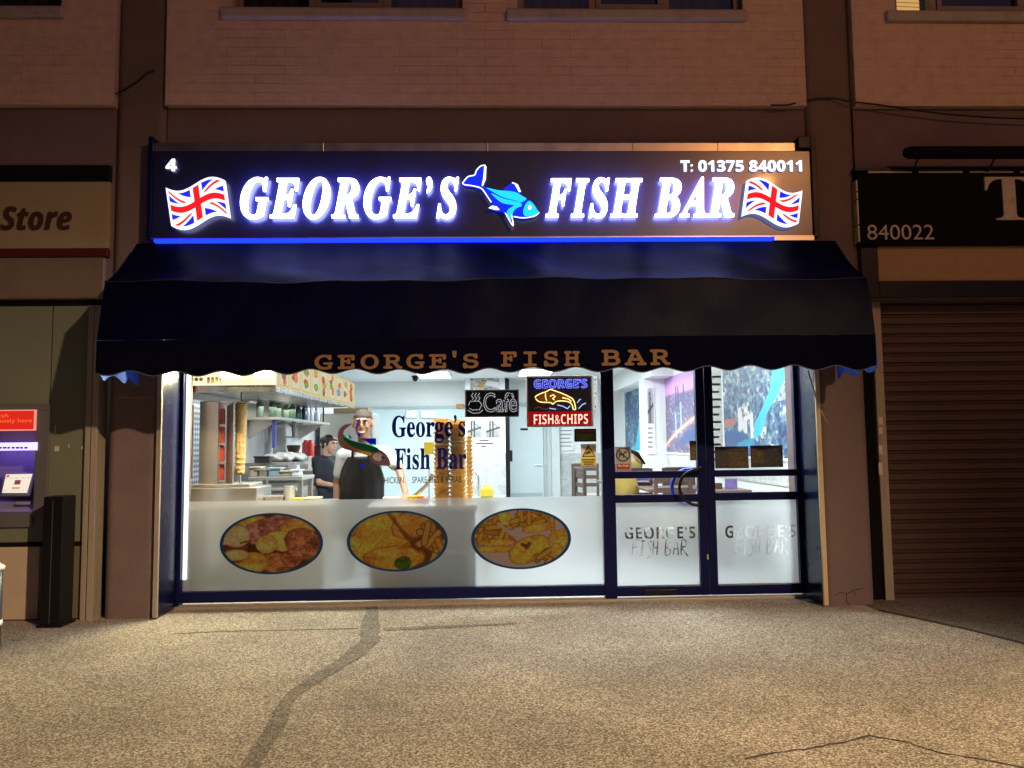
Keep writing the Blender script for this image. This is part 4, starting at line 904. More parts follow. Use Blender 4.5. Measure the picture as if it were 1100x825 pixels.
# pier with posters, tiled below
r = rect(500, 400, 543, 540, 8.9); m = MB(); m.box(r[0], r[1], 8.9, YBk, F0, ZC); struct(obj('pier', m, M['white_wall']))
zt_ = P(520, 487, 8.9).z; m = MB(); m.box(r[0] + .002, r[1] - .002, 8.885, 8.899, F0, zt_); struct(obj('wall_tiles', m, M['tile']))
m = MB(); m.box(P(600, 500, YBk).x, XR - .002, YBk - .015, YBk - .001, F0, P(620, 487, YBk).z); struct(obj('wall_tiles', m, M['tile']))
m = MB(); m.box(XR - .014, XR - .001, .30, YBk - .02, .93, 1.17); struct(obj('wall_tiles', m, M['tile_side']))
m = MB(); m.box(XR - .03, XR - .001, .30, YBk - .02, 1.171, 1.195); struct(obj('wall_rail', m, M['white_wall']))
m = MB(); m.box(2.46, XR, 5.75, 6.1, F0, ZC); struct(obj('pilaster', m, M['white_wall']))
m = MB(); m.box(XR - .35, XR - .001, 5.2, 9.0, ZC - .3, ZC - .001); struct(obj('ceiling_boxing', m, M['ceiling']))
# interior door
di = thing('interior_door', 'pale grey interior door in the back wall behind the café sign', 'door', (.6, YBk, F0))
r = rect(548, 452, 584, 545, YBk - .04); zt_ = 2.12
m = MB(); m.box(r[0], r[1], YBk - .04, YBk - .002, F0 + .01, zt_); obj('leaf', m, M['pale_door'], di, bevel=.004)
m = MB(); m.box(r[0] - .09, r[0] - .004, YBk - .07, YBk - .002, F0, zt_ + .08); m.box(r[1] + .004, r[1] + .06, YBk - .07, YBk - .002, F0, zt_ + .08); m.box(r[0] - .004, r[1] + .004, YBk - .07, YBk - .002, zt_ + .006, zt_ + .08); obj('door_frame', m, M['grey_frame'], di, bevel=.004)
r2 = rect(549, 529.5, 583, 531, YBk - .05); m = MB(); m.box(r2[0], r2[1], YBk - .047, YBk - .0405, F0 + .05, r2[3]); obj('kick_plate', m, M['grey_frame'], di)
p = P(579, 499, YBk - .06); m = MB(); m.tube([(p.x + .03, YBk - .04, p.z), (p.x + .03, YBk - .09, p.z), (p.x - .07, YBk - .09, p.z)], .012, 8); obj('handle', m, M['steel'], di)
r2 = rect(559, 460, 567, 462.3, YBk - .05); m = MB(); m.box(r2[0], r2[1], YBk - .045, YBk - .0405, r2[2], r2[3]); obj('name_plate', m, M['black'], di)
r = rect(543, 400, 547.5, 545, 8.95); m = MB(); m.box(r[0], r[1], 8.9, 9.3, F0, ZC - .02); m.box(r[0] + .01, r[1] + .05, 8.85, 8.899, 1.0, 1.22); tag(obj('open_door', m, M['black']), 'dark edge of an open door with black lever beside the tiled pier', 'door')
m = MB(); r = rect(584.5, 400, 592, 545, YBk - .03); m.box(r[0], r[1], YBk - .03, YBk - .002, F0, zt_); r = rect(592.5, 400, 601, 545, YBk - .2); m.box(r[0], r[1], YBk - .2, YBk - .031, F0, ZC); struct(obj('wall_post', m, mk('post_paint', (.55, .60, .60), .6)))

# ---- posters
def city(seed, river, night=False, sky=None, tint=(1, 1, 1)):
    def fn(u, v):
        w1 = .06 * vnoise(u, v, 9, 9, 3); b1 = blocks(u + w1, v - w1, 30, 24, seed); b2 = vnoise(u, v, 40, 34, seed + 1); b3 = fbm(u, v, 5, seed + 2); h = blocks(u - w1, v + .05 * b2, 46, 34, seed + 3)
        k = np.clip((b1 * .5 + b2 * .35 + h * .35) * (.35 + 1.1 * b3) - .26, 0, 1) * 1.3; k = np.clip(k, 0, 1)
        lo = np.array([.012, .03, .15]); hi = np.array([.95, .80, .62])
        k3 = (k ** 1.3)[..., None]; md = np.array([.13, .27, .36]); c = np.where(k3 < .45, lo + (md - lo) * (k3 / .45), md + (hi - md) * ((k3 - .45) / .55)); c = c * np.array(tint)
        for pts, col in river:
            w = .02 * (b2 - .5); m_ = poly_in(u + w, v + w, pts); cc = np.array(col)[None, None] * (.75 + .5 * fbm(u, v, 14, 4))[..., None]; c = mixc(c, cc, m_)
        return c
    return fn
cy1 = (.04, .50, .72); cy2 = (.02, .30, .50)
pu = lambda l: [((x - 105) / 375, 1 - (y - 20) / (500 + (x - 105) * .3 - 20)) for x, y in l]
riv1 = [(pu([(300, 480), (310, 400), (330, 380), (400, 270), (415, 200), (420, 160), (380, 125), (300, 105), (250, 95), (262, 85), (390, 95), (475, 140), (478, 240), (440, 310), (385, 370), (350, 460)]), cy1),
        (pu([(115, 390), (190, 400), (250, 440), (300, 480), (340, 500), (340, 620), (110, 500)]), (.03, .10, .28)), (pu([(200, 470), (300, 460), (300, 510), (170, 500)]), cy2)]
towers = [(pu([(205, 310), (225, 300), (245, 410), (205, 415)]), (.75, .68, .66)), (pu([(240, 355), (300, 350), (300, 470), (283, 470), (280, 375), (262, 375), (262, 440), (240, 430)]), (.72, .70, .72)), (pu([(112, 335), (190, 345), (190, 375), (112, 375)]), (.45, .15, .12))]
def wall_poster(name, Y0, Y1, Z0, Z1, fn, lab, nx=150, ny=120):
    return tag(print_mesh(name, lambda u, v: (XR - .008, Y1 + (Y0 - Y1) * u, Z0 + (Z1 - Z0) * v), fn, nx, ny, M['print']), lab, 'poster')
def city_fn(fnb, extra):
    def fn(u, v):
        c = fnb(u, v)
        for pts, col in extra: c = mixc(c, np.array(col), poly_in(u, v, pts))
        return c
    return fn
a1 = PX(847, 470, XR).y; a0 = PX(779, 470, XR).y
wall_poster('city_poster', a1, a0, 1.2, 2.4, city_fn(city(5, riv1), towers), 'large aerial city poster with turquoise river and bridge, seen through the right door', 190, 150)
def sunset(u, v):
    n = fbm(u, v, 5, 3); b = blocks(u, v, 70, 60, 8); b2 = vnoise(u, v, 60, 60, 6)
    skyc = np.array([.42, .24, .55])[None, None] * (1.25 - .6 * np.abs(v - .9)[..., None]) + np.array([.25, .05, .12])[None, None] * sstep(.72, .8, v)[..., None] * (1 - sstep(.8, .95, v))[..., None]
    c = np.ones(u.shape + (3,)) * np.array([.10, .09, .20]); k = (b2 * (.4 + n) * .8) ** 2; c = c + k[..., None] * np.array([.45, .35, .45]); c = mixc(c, skyc, sstep(.74, .78, v + .02 * (b - .5)))
    c = mixc(c, np.array([.9, .55, .2]), (b > .97).astype(float) * (v < .6)); c = mixc(c, np.array([.06, .12, .30]), poly_in(u, v, [(.3, .12), (.9, .1), (1, .3), (.6, .28)]) * .8)
    d = np.abs(v - (.08 + .42 * np.clip(u, 0, 1) ** .75)); c = mixc(c, np.array([1., .9, .75]), 1 - sstep(.008, .02, d)); c = mixc(c, np.array([1., .45, .2]), (1 - sstep(.01, .06, d)) * .5)
    for x, y0, y1 in ((.28, .2, .5), (.42, .24, .62)): c = mixc(c, np.array([.3, .55, .95]), 1 - sstep(.012, .022, seg_d(u, v, x, y0, x, y1)))
    for x in (.30, .36, .5): c = mixc(c, np.array([.08, .06, .16]), 1 - sstep(.01, .02, seg_d(u, v, x, .6, x, .84)))
    return c
b1_ = PX(760, 470, XR).y; b0_ = PX(716.5, 470, XR).y
wall_poster('sunset_poster', b1_, b0_, 1.2, 2.36, sunset, 'large purple dusk bridge poster behind the left door', 120, 120)
riv2 = [([(.2, 0), (.55, .1), (.75, .5), (.95, .75), (1, .6), (.95, .3), (.8, 0)], cy1), ([(.1, .1), (.3, .25), (.2, .3)], cy2)]
wall_poster('river_poster', PX(693, 460, XR).y, PX(672, 460, XR).y, 1.2, 2.36, city(15, riv2, tint=(.7, 1, 1.05)), 'turquoise city poster farthest along the seating wall, beyond the white pilaster', 90, 110)
def bw(seed):
    def fn(u, v):
        n = fbm(u, v, 4, seed); c = np.ones(u.shape + (3,)) * (.25 + .45 * n * (.5 + v))[..., None]
        d = np.minimum(seg_d(u, v, .3, .05, .3, .85), seg_d(u, v, .5, .05, .5, .85)); c = mixc(c, np.array([.05, .05, .05]), 1 - sstep(.04, .06, d)); c = mixc(c, np.array([.06, .06, .06]), 1 - sstep(.04, .06, seg_d(u, v, 0, .3, 1, .55)))
        c = mixc(c, np.array([.08, .08, .08]), 1 - sstep(.015, .03, seg_d(u, v, .4, .85, 1, .45))); return c
    return fn
def wall_pic(px, Y, fn, lab, nx=40, ny=46, cat='picture', group=None):
    r = rect(*px, Y); return tag(print_mesh('bridge_picture', flat(*r, Y), fn, nx, ny, M['print']), lab, cat, group)
wall_pic((502, 450, 517, 470), 8.893, bw(3), 'black and white bridge picture on the pier, the one beside the yellow boxes')
wall_pic((522, 450, 537, 470), 8.893, bw(9), 'black and white bridge picture on the pier, the one nearer the interior door')
def collage(u, v):
    b = vnoise(u, v, 14, 12, 4); c = np.ones(u.shape + (3,)) * (.12 + .5 * b)[..., None] * np.array([1, .95, .9]); c = mixc(c, np.array([.8, .8, .82]), poly_in(u, v, [(.5, .3), (1, .1), (1, .45), (.6, .6)])); return mixc(c, np.array([.55, .3, .08]), poly_in(u, v, [(.3, .1), (.45, .1), (.45, .5), (.3, .5)]))
wall_pic((505, 402, 536, 418.5), 8.893, collage, 'grey photo collage high on the pier above the café sign', 60, 40)
m = MB()
for k, (a, b) in enumerate(((515, 525), (511, 530), (517, 522))): r = rect(a, 472.5 + k * 3.3, b, 473.6 + k * 3.3, 8.895); m.box(r[0], r[1], 8.893, 8.8965, r[2], r[3])
struct(obj('wall_lettering', m, M['ink']))
def paper(px, Y, lab, n, mat='paper'):
    r = rect(*px, Y); t = thing('paper_notice', lab, 'notice', ((r[0] + r[1]) / 2, Y, r[2])); obj('sheet', MB().box(r[0], r[1], Y, Y + .003, r[2], r[3]), M[mat], t)
    m = MB(); h = (px[3] - px[1]) / (n + 1)
    for k in range(n): q = rect(px[0] + 1.5, px[1] + h * (k + .7), px[2] - 1.5 - (k * 37 % 3), px[1] + h * (k + 1.0), Y - .002); m.box(q[0], q[1], Y - .002, Y - .0005, q[2], q[3])
    obj('text_lines', m, mk('print_grey', (.3, .32, .33), .6), t)
paper((600, 459, 616, 484), YBk - .03, 'white printed notice on the back wall below the lit fish sign', 5)
paper((637.2, 404, 642, 452), .03, 'narrow white notice at the window edge beside the lit fish sign', 9, 'window_paper')
paper((763.5, 398, 776, 503), .03, 'tall white printed notice at the left edge of the right door glass', 12, 'window_paper')
r = rect(694, 416, 703.5, 488, 5.74); t = thing('wall_banner', 'narrow hanging banner with dark picture on the white pilaster', 'banner', (r[0], 5.74, r[2])); obj('banner_sheet', MB().box(r[0], r[1], 5.735, 5.748, r[2], r[3]), M['paper'], t)
q = rect(695.5, 417, 702, 455, 5.73); print_mesh('picture', flat(*q, 5.731), bw(5), 16, 60, M['print'], t)
m = MB()
for k in range(5): q = rect(696, 459 + k * 5, 701, 461 + k * 5, 5.73); m.box(q[0], q[1], 5.731, 5.7345, q[2], q[3])
obj('text_lines', m, mk('banner_grey', (.35, .36, .38), .6), t)
# sockets and boxes on the panelling
m = MB(); r = rect(436.5, 441, 448, 449, YBk - .06); m.box(r[0], r[1], YBk - .1, YBk - .031, r[2], r[3]); tag(obj('wall_box', m, M['paper'], bevel=.006), 'white electrical box on the pale blue back wall', 'electrical box')
m = MB(); r = rect(452, 441, 468, 449, YBk - .06); m.box(r[0], r[1], YBk - .1, YBk - .031, r[2], r[3]); tag(obj('emergency_light', m, M['paper'], bevel=.006), 'white twin emergency light on the pale blue back wall', 'light fitting')
m = MB(); r = rect(490, 434, 498.5, 438.5, 9.5); m.box(r[0], r[1], 9.5, 9.53, r[2], r[3]); tag(obj('exit_plate', m, mk('orange_plate', (.5, .2, .04), .5)), 'small orange plate on the back wall beside the pier', 'plate')
m = MB(); c0 = P(446, 412.5, 8.2); m.lathe(c0.x, 8.2, [(.07, ZC), (.07, ZC - .03)], 16); m.ell((c0.x, 8.2, ZC - .05), (.055, .055, .06), 14, 8); tag(obj('dome_camera', m, M['black'], smooth=True), 'small black dome camera on the ceiling', 'camera')
# ---- ceiling lights: a lit diffuser in each, with the lamp's own light under it
def ceiling_light(x, y, lab, w=.62, l=1.3, e=26, col=(.88, .96, 1)):
    if y < 1: w, l = 1.3, .3
    t = thing('ceiling_light', lab, 'ceiling light', (x, y, ZC), 'ceiling lights in the shop')
    m = MB(); m.box(x - w / 2, x + w / 2, y - l / 2, y + l / 2, ZC - .045, ZC - .001); obj('housing', m, M['paper'], t, bevel=.006)
    m = MB(); m.box(x - w / 2 + .03, x + w / 2 - .03, y - l / 2 + .03, y + l / 2 - .03, ZC - .052, ZC - .0455); obj('diffuser', m, emit('light_diffuser', col, 6), t)
    ld = bpy.data.lights.new('tube_light', 'AREA'); ld.shape = 'RECTANGLE'; ld.size = w - .06; ld.size_y = l - .06; ld.energy = e; ld.color = col
    o = bpy.data.objects.new('tube_light', ld); C.objects.link(o); o.parent = t; o.location = (0, 0, -.06); return t
for x, y, e, lb in ((-.95, .47, 85, 'ceiling light above the serving counter, nearest the window'), (-1.0, 7.6, 74, 'ceiling light at the back above the pale blue wall'), (.85, 7.3, 72, 'ceiling light at the back before the interior door'), (1.35, .55, 120, 'ceiling light just inside the doors'), (1.6, 4.6, 78, 'ceiling light half way along the seating area'), (-.8, 4.7, 72, 'ceiling light in the middle of the kitchen')):
    ceiling_light(x, y, lb, e=e)

# ---- extractor hood with menu boards
hx = -1.86; hz = P(300, 415, .32).z; hd = thing('extractor_hood', 'long stainless steel extractor hood with lit menu boards along the kitchen wall', 'extractor hood', (-2.4, .35, hz))
zT2 = hz + .34
m = MB(); m.box(XL + .01, hx, .34, 4.3, hz + .0, hz + .012); m.box(XL + .01, hx - .012, .352, 4.29, hz + .31, hz + .33); m.box(hx - .02, hx, .36, 4.3, hz + .013, hz + .31); m.box(XL + .01, XL + .03, .36, 4.3, hz + .013, hz + .31); m.box(XL + .03, hx - .021, 4.28, 4.3, hz + .013, hz + .31); obj('canopy', m, M['hood'], hd)
m = MB(); m.prism_x([(.36, hz), (4.3, hz), (4.3, hz - .02), (.36, hz - .045)], hx - .02, hx + .01); m.prism_x([(.33, hz), (.37, hz), (.37, hz - .045), (.33, hz - .045)], XL + .02, hx + .01); obj('lip', m, M['hood'], hd)
m = MB(); m.box(XL + .012, hx + .012, .322, .338, hz + .014, zT2); obj('light_box', m, emit('cream_light_box', (1, .86, .58), 1.35), hd)
for k in range(2):
    x = P(247 + 36 * k, 405, .30).x; m = MB(); m.box(x - .08, x + .08, .30, .321, hz + .075, hz + .20); obj('spot_lamp', m, emit('bright_lamp', (1, .9, .66), 14), hd)
    ld = bpy.data.lights.new('spot_light', 'AREA'); ld.size = .14; ld.energy = 62; ld.color = (1, .82, .46); o = bpy.data.objects.new('spot_light', ld); C.objects.link(o); o.parent = hd; o.location = Vector((x, .29, hz + .10)) - hd.location; o.rotation_euler = (rad(-40), 0, 0)
m = MB(); r = rect(202, 404, 220, 411, .316)
for k in range(3): m.prism(capsule_dots(r[0] + .03 + k * .04, (r[2] + r[3]) / 2, .016), .317, .3205)
for k in range(16): m.box(r[1] + .02 + k * .035, r[1] + .03 + k * .035 + .012 * (k < 3), .317, .3205, r[2] - .006, r[2] + (.012 if k > 3 else .045))
obj('menu_marks', m, mk('brown_print', (.2, .12, .03), .6), hd)
def dish(seed):
    def fn(u, v):
        r_ = np.random.RandomState(seed); c = np.ones(u.shape + (3,)) * np.array([.86, .80, .62]); U = u * 2 - 1; V = v * 2 - 1
        for k in range(5):
            pal = [(.55, .12, .06), (.5, .3, .08), (.3, .12, .06), (.2, .35, .06), (.62, .4, .12), (.7, .2, .1), (.15, .3, .6)]; q = pal[r_.randint(7)]
            c = blob(c, U, V, r_.uniform(-.35, .35), r_.uniform(-.7, .75), r_.uniform(.3, .55), r_.uniform(.15, .3), q, seed + k, .4)
        e = np.minimum(np.minimum(u, 1 - u), np.minimum(v, 1 - v) * 1.5); return mixc(c, np.array([.8, .62, .12]), 1 - sstep(.05, .09, e))
    return fn
ys = np.linspace(.40, 4.25, 10)
for k in range(9):
    print_mesh('menu_board', lambda u, v, k=k: (hx + .004, ys[k] + .03 + (ys[k + 1] - ys[k] - .06) * u, hz + .02 + .30 * v), dish(20 + k), 26, 40, col_mat('menu_light', emis=.85) if k == 0 else bpy.data.materials['menu_light'], hd)
m = MB(); m.box(hx + .001, hx + .003, .36, 4.3, hz + .005, hz + .33); obj('menu_rail', m, emit('menu_backing', (1, .88, .6), .75), hd)
ld = bpy.data.lights.new('hood_light', 'AREA'); ld.shape = 'RECTANGLE'; ld.size = .3; ld.size_y = 3; ld.energy = 12; ld.color = (1, .92, .78)
o = bpy.data.objects.new('hood_light', ld); C.objects.link(o); o.parent = hd; o.location = (.05, 1.75, .28 - .33 + .0); o.location = (-.1, 1.9, -.06)

# ---- steel splash plate with a diamond pattern on the kitchen wall
m, nt, out = base_mat('diamond_plate'); L = nt.links.new; b = N(nt, 'ShaderNodeBsdfPrincipled'); b.inputs['Metallic'].default_value = .9; b.inputs['Roughness'].default_value = .35; L(b.outputs[0], out.inputs[0])
tc = N(nt, 'ShaderNodeTexCoord'); mp = N(nt, 'ShaderNodeMapping'); mp.inputs['Rotation'].default_value = (rad(45), 0, 0); L(tc.outputs['Object'], mp.inputs[0]); ck = N(nt, 'ShaderNodeTexChecker'); ck.inputs['Scale'].default_value = 28; ck.inputs[1].default_value = (.75, .8, .85, 1); ck.inputs[2].default_value = (.22, .25, .3, 1); L(mp.outputs[0], ck.inputs[0]); L(ck.outputs[0], b.inputs['Base Color'])
tag(obj('splash_plate', MB().box(XL + .001, XL + .012, .33, 2.2, .9, hz - .06), m), 'diamond patterned steel sheet on the wall behind the kebab grill', 'wall plate')

# ---- kebab grill
kg = thing('kebab_grill', 'tall stainless steel upright kebab grill with red burners and meat spit', 'grill', (-2.35, .5, .93))
YK = .42
def pb(px, Y, d): r = rect(*px, Y); return r[0], r[1], Y, Y + d, r[2], r[3]
m = MB(); m.box(*pb((203, 524, 276, 541), YK, .45)); m.box(*pb((205, 520, 268, 523.8), YK + .02, .4)); obj('base', m, M['steel'], kg, bevel=.008)
m = MB(); m.box(*pb((214, 431, 234.3, 521), YK + .05, .3)); obj('housing', m, M['steel'], kg, bevel=.006)
ra = rect(234.6, 431, 250, 521, YK + .05)
m = MB(); m.add([(ra[0], YK + .05, ra[2]), (ra[0] + .055, YK + .2, ra[2]), (ra[0] + .055, YK + .2, ra[3]), (ra[0], YK + .05, ra[3])], [(0, 1, 2, 3)]); obj('burner_back', m, M['steel'], kg)
zc = np.linspace(ra[2] + .03, ra[3] - .05, 5)
for k in range(4):
    x0 = ra[0] + .004; m = MB(); m.box(x0, x0 + .036, YK + .072, YK + .1, zc[k] + .014, zc[k + 1] - .014); bu = obj('burner', m, mk('red_burner', (.5, .06, .035), .5), kg)
    m = MB(); m.box(x0, x0 + .05, YK + .06, YK + .07, zc[k] - .006, zc[k] + .01); obj('burner_bar', m, M['steel'], bu)
m = MB(); m.add([(ra[0] + .045, YK + .12, ra[2]), (ra[1] + .01, YK + .03, ra[2]), (ra[1] + .01, YK + .03, ra[3] - .01), (ra[0] + .045, YK + .12, ra[3] - .04), (ra[0] + .05, YK + .13, ra[2]), (ra[1] + .015, YK + .04, ra[2]), (ra[1] + .015, YK + .04, ra[3] - .01), (ra[0] + .05, YK + .13, ra[3] - .04)], [(0, 1, 2, 3), (7, 6, 5, 4), (0, 4, 5, 1), (1, 5, 6, 2), (2, 6, 7, 3), (3, 7, 4, 0)]); obj('side_wing', m, M['steel'], kg)
m = MB(); m.box(*pb((232, 430.5, 268, 432.5), YK + .06, .2)); obj('top_plate', m, M['steel'], kg)
sp_ = P(258.5, 480, YK + .12); zt2 = P(258, 433, YK + .12).z; zb2 = P(258, 510, YK + .12).z
m = MB(); m.tube([(sp_.x, sp_.y, zb2 - .1), (sp_.x, sp_.y, zt2 + .1)], .009, 8); m.lathe(sp_.x, sp_.y, [(.06, zb2 - .1), (.06, zb2 - .088)], 20); spo = obj('spit', m, M['steel'], kg, smooth=True)
m = MB(); prof = []
for k in range(41):
    t = k / 40; prof.append(((.036 + .016 * t ** .7 + .003 * math.sin(k * 2.1)) * (1 if .02 < t < .985 else .75), zb2 + (zt2 - zb2) * t))
m.lathe(sp_.x, sp_.y, prof, 28)
m.v = [(x + rnd.uniform(-.0025, .0025), y + rnd.uniform(-.0025, .0025), z) for x, y, z in m.v]
obj('meat', m, mk('kebab_meat', (.80, .46, .16), .6, var=.45, scale=38, bump=.9, bscale=60, stretch=(1, 1, .6)), spo, smooth=True)
m = MB(); m.tube([(P(205, 480, YK + .3).x, YK + .33, zb2 - .03), (P(205, 480, YK + .3).x, YK + .33, zt2)], .012, 8); obj('guard_post', m, M['steel'], kg)

# ---- counters
def counter(name, x0, x1, y0, y1, z, lab, legs=True):
    t = thing(name, lab, 'counter', ((x0 + x1) / 2, (y0 + y1) / 2, F0)); m = MB(); m.box(x0, x1, y0, y1, z - .04, z); obj('worktop', m, M['steel_h'], t, bevel=.004); return t
zk = P(300, 541, YK).z
t = counter('grill_counter', XL + .02, P(352, 540, YK).x, .30, .95, zk, 'stainless steel counter under the kebab grill by the window')
m = MB(); m.box(XL + .04, P(350, 540, YK).x, .34, .92, F0, zk - .041); obj('cabinet', m, M['steel'], t, bevel=.004)
cz = .855; cx0, cx1 = P(394, 545, .14).x, P(513, 545, .14).x
t = counter('serving_counter', cx0, cx1, .14, .66, cz, 'stainless steel serving counter that the stacked yellow boxes stand on')
m = MB(); m.box(cx0 + .02, cx0 + .06, .17, .6, F0, cz - .041); m.box(cx1 - .06, cx1 - .02, .17, .6, F0, cz - .041); m.box(cx0 + .06, cx1 - .06, .56, .6, F0, cz - .041); obj('cabinet', m, mk('pale_panel', (.62, .64, .64), .4), t, bevel=.004)
m = MB(); m.box(cx0 + .061, cx1 - .061, .18, .55, .45, .47); obj('shelf', m, M['steel_h'], t)
bxm = mk('brown_card', (.50, .32, .14), .7, var=.1)
for k, (xa, w, z0, h) in enumerate(((cx1 - .36, .13, .471, .26), (cx1 - .22, .13, .471, .28), (cx0 + .08, .22, F0 + .002, .26))):
    m = MB(); m.box(xa, xa + w, .19, .42, z0, z0 + h); m.box(xa - .003, xa + w + .003, .187, .25, z0 + h - .05, z0 + h + .002); tag(obj('cardboard_box', m, bxm), ('brown cardboard box under the serving counter, beside the frosted fish picture', 'brown cardboard box under the serving counter, at its right end', 'brown cardboard box on the floor under the serving counter')[k], 'box')
# yellow foam boxes, nested in stacks
foam = mk('yellow_foam', (.88, .66, .30), .55, var=.08, scale=20); nt = foam.node_tree; bs = [n for n in nt.nodes if n.type == 'BSDF_PRINCIPLED'][0]; tr_ = N(nt, 'ShaderNodeBsdfTranslucent'); tr_.inputs[0].default_value = (.96, .8, .45, 1); mxs = N(nt, 'ShaderNodeMixShader'); mxs.inputs[0].default_value = .65
nt.links.new(bs.outputs[0], mxs.inputs[1]); nt.links.new(tr_.outputs[0], mxs.inputs[2]); nt.links.new(mxs.outputs[0], [n for n in nt.nodes if n.type == 'OUTPUT_MATERIAL'][0].inputs[0])
def foam_box(x, y, z, w, d, h):
    m = MB(); a = .012
    m.add([(x - w / 2 + a, y + a, z), (x + w / 2 - a, y + a, z), (x + w / 2 - a, y + d - a, z), (x - w / 2 + a, y + d - a, z), (x - w / 2, y, z + h - .008), (x + w / 2, y, z + h - .008), (x + w / 2, y + d, z + h - .008), (x - w / 2, y + d, z + h - .008)],
          [(0, 3, 2, 1), (4, 5, 6, 7), (0, 1, 5, 4), (1, 2, 6, 5), (2, 3, 7, 6), (3, 0, 4, 7)])
    m.box(x - w / 2 - .004, x + w / 2 + .004, y - .004, y + d + .004, z + h - .008, z + h - .001); return m
for ci, (xa, xb, yt, Y, lb) in enumerate(((466, 482.2, 449.5, .17, 'left tall stack of yellow foam boxes on the counter'), (483.4, 500, 451, .17, 'middle tall stack of yellow foam boxes on the counter'), (500.8, 507.5, 468, .36, 'shorter right stack of yellow foam boxes on the counter'))):
    a, b = P(xa, 500, Y).x, P(xb, 500, Y).x; top = P((xa + xb) / 2, yt, Y).z; w = b - a; n = round((top - cz) / .036); h = (top - cz - .001) / n
    pro = None
    for k in range(n):
        if pro is None: pro = tag(obj('foam_box', foam_box(0, 0, 0, w, .15, h), foam), 'foam box in the ' + lb, 'takeaway box', 'yellow foam boxes stacked on the serving counter'); o = pro
        else: o = pro.copy(); C.objects.link(o)
        if k == n - 1: o['label'] = 'topmost box of the ' + lb
        o.location = ((a + b) / 2 + rnd.uniform(-.003, .003), Y + rnd.uniform(-.004, .004), cz + .001 + k * h); o.rotation_euler.z = rnd.uniform(-.03, .03)
# ---- kitchen fittings along the left wall
def put(name, lab, cat, loc): return thing(name, lab, cat, loc)
fr = put('fridge', 'tall stainless steel fridge at the back of the kitchen', 'fridge', (-2.35, 6.4, F0))
zf_ = P(370, 444, 6.1).z; x0, x1 = P(343, 480, 6.1).x, P(401, 480, 6.1).x
m = MB(); m.box(x0, x1, 6.13, 6.8, F0 + .1, zf_); obj('body', m, M['steel'], fr, bevel=.01)
m = MB(); m.box(x0 + .01, x1 - .01, 6.1, 6.128, F0 + .14, zf_ - .02); dd_ = obj('door', m, M['steel'], fr, bevel=.008)
m = MB(); m.tube([(x0 + .06, 6.07, 1.0), (x0 + .06, 6.07, 1.5)], .014, 8); obj('handle', m, M['black'], dd_)
m = MB(); m.box(x0 + .2, x1 - .1, 6.2, 6.6, zf_ + .003, zf_ + .09); tag(obj('storage_tray', m, mk('brown_tray', (.25, .18, .08), .6), bevel=.01), 'shallow brown tray lying on top of the fridge', 'tray')
# wall shelf with bottles
zs_ = P(310, 452, 4.0).z; sh = put('wall_shelf', 'steel wall shelf holding a row of bottles in the kitchen', 'shelf', (XL, 4, zs_))
m = MB(); m.box(XL + .001, XL + .42, 2.5, 5.3, zs_ - .03, zs_); obj('board', m, M['steel_h'], sh)
m = MB()
for y in (2.7, 3.9, 5.1): m.add([(XL + .002, y, zs_ - .031), (XL + .36, y, zs_ - .031), (XL + .002, y, zs_ - .25)], [(0, 1, 2)]); m.add([(XL + .002, y + .02, zs_ - .031), (XL + .36, y + .02, zs_ - .031), (XL + .002, y + .02, zs_ - .25)], [(2, 1, 0)])
obj('bracket', m, M['steel'], sh)
cols = [('green', (.10, .20, .15)), ('green', (.22, .30, .25)), ('clear', (.55, .62, .62)), ('blue', (.05, .16, .42)), ('white', (.7, .7, .7))]
bms = {}
for k in range(16):
    y = 2.6 + k * .165; nm, cc = cols[0] if k < 9 and k % 3 else cols[1] if k < 10 else cols[2 + (k * 7) % 3]
    key = (nm, cc)
    if key not in bms: bms[key] = mk(nm + '_bottle', cc, .2, var=.1)
    m = MB(); h = rnd.uniform(.2, .27); xb = XL + .2 + rnd.uniform(-.05, .15); m.lathe(xb, y, [(.038, zs_ + .001), (.042, zs_ + .02), (.042, zs_ + h * .62), (.018, zs_ + h * .78), (.016, zs_ + h * .95), (.019, zs_ + h)], 12)
    tag(obj('bottle', m, bms[key], smooth=True), 'small %s bottle in the row on the kitchen wall shelf' % nm, 'bottle', 'bottles on the kitchen wall shelf')
# cooking range with knobs
rg = put('cooking_range', 'stainless steel cooking range with black knobs behind the window counter', 'cooker', (-2.4, 2.6, F0))
m = MB(); m.box(XL + .03, -1.98, 1.75, 3.0, F0, .86); obj('body', m, M['steel'], rg, bevel=.006)
m = MB(); m.box(XL + .05, -2.0, 1.78, 2.97, .861, .90); m.box(XL + .03, -2.02, 1.76, 2.98, .90, .925); obj('top', m, M['steel_h'], rg, bevel=.004)
kn = MB(); kn.tube([(-2.45, 1.749, .78), (-2.45, 1.72, .78)], .022, 10)
k0 = obj('knob', kn, M['black'], rg)
for k in range(1, 5): c = k0.copy(); C.objects.link(c); c.location.x += k * .1
m = MB(); m.box(-2.55, -2.02, 1.746, 1.7495, .60, .70); obj('drawer_front', m, M['black'], rg)
m = MB(); m.tube([(XL + .3, 2.4, .926), (XL + .3, 2.4, 1.1)], .03, 10); m.box(XL + .1, -2.1, 2.0, 2.9, 1.16, 1.19); m.box(XL + .1, XL + .13, 2.0, 2.9, .926, 1.159); obj('over_shelf', m, M['steel_h'], rg)
def tub(x, y, z, w, d, h, mat, lab, cat='container', nm='food_tub'):
    m = MB(); m.box(x - w / 2, x + w / 2, y - d / 2, y + d / 2, z, z + h); m.box(x - w / 2 - .01, x + w / 2 + .01, y - d / 2 - .01, y + d / 2 + .01, z + h - .012, z + h + .004); return tag(obj(nm, m, mat, bevel=.006), lab, cat)
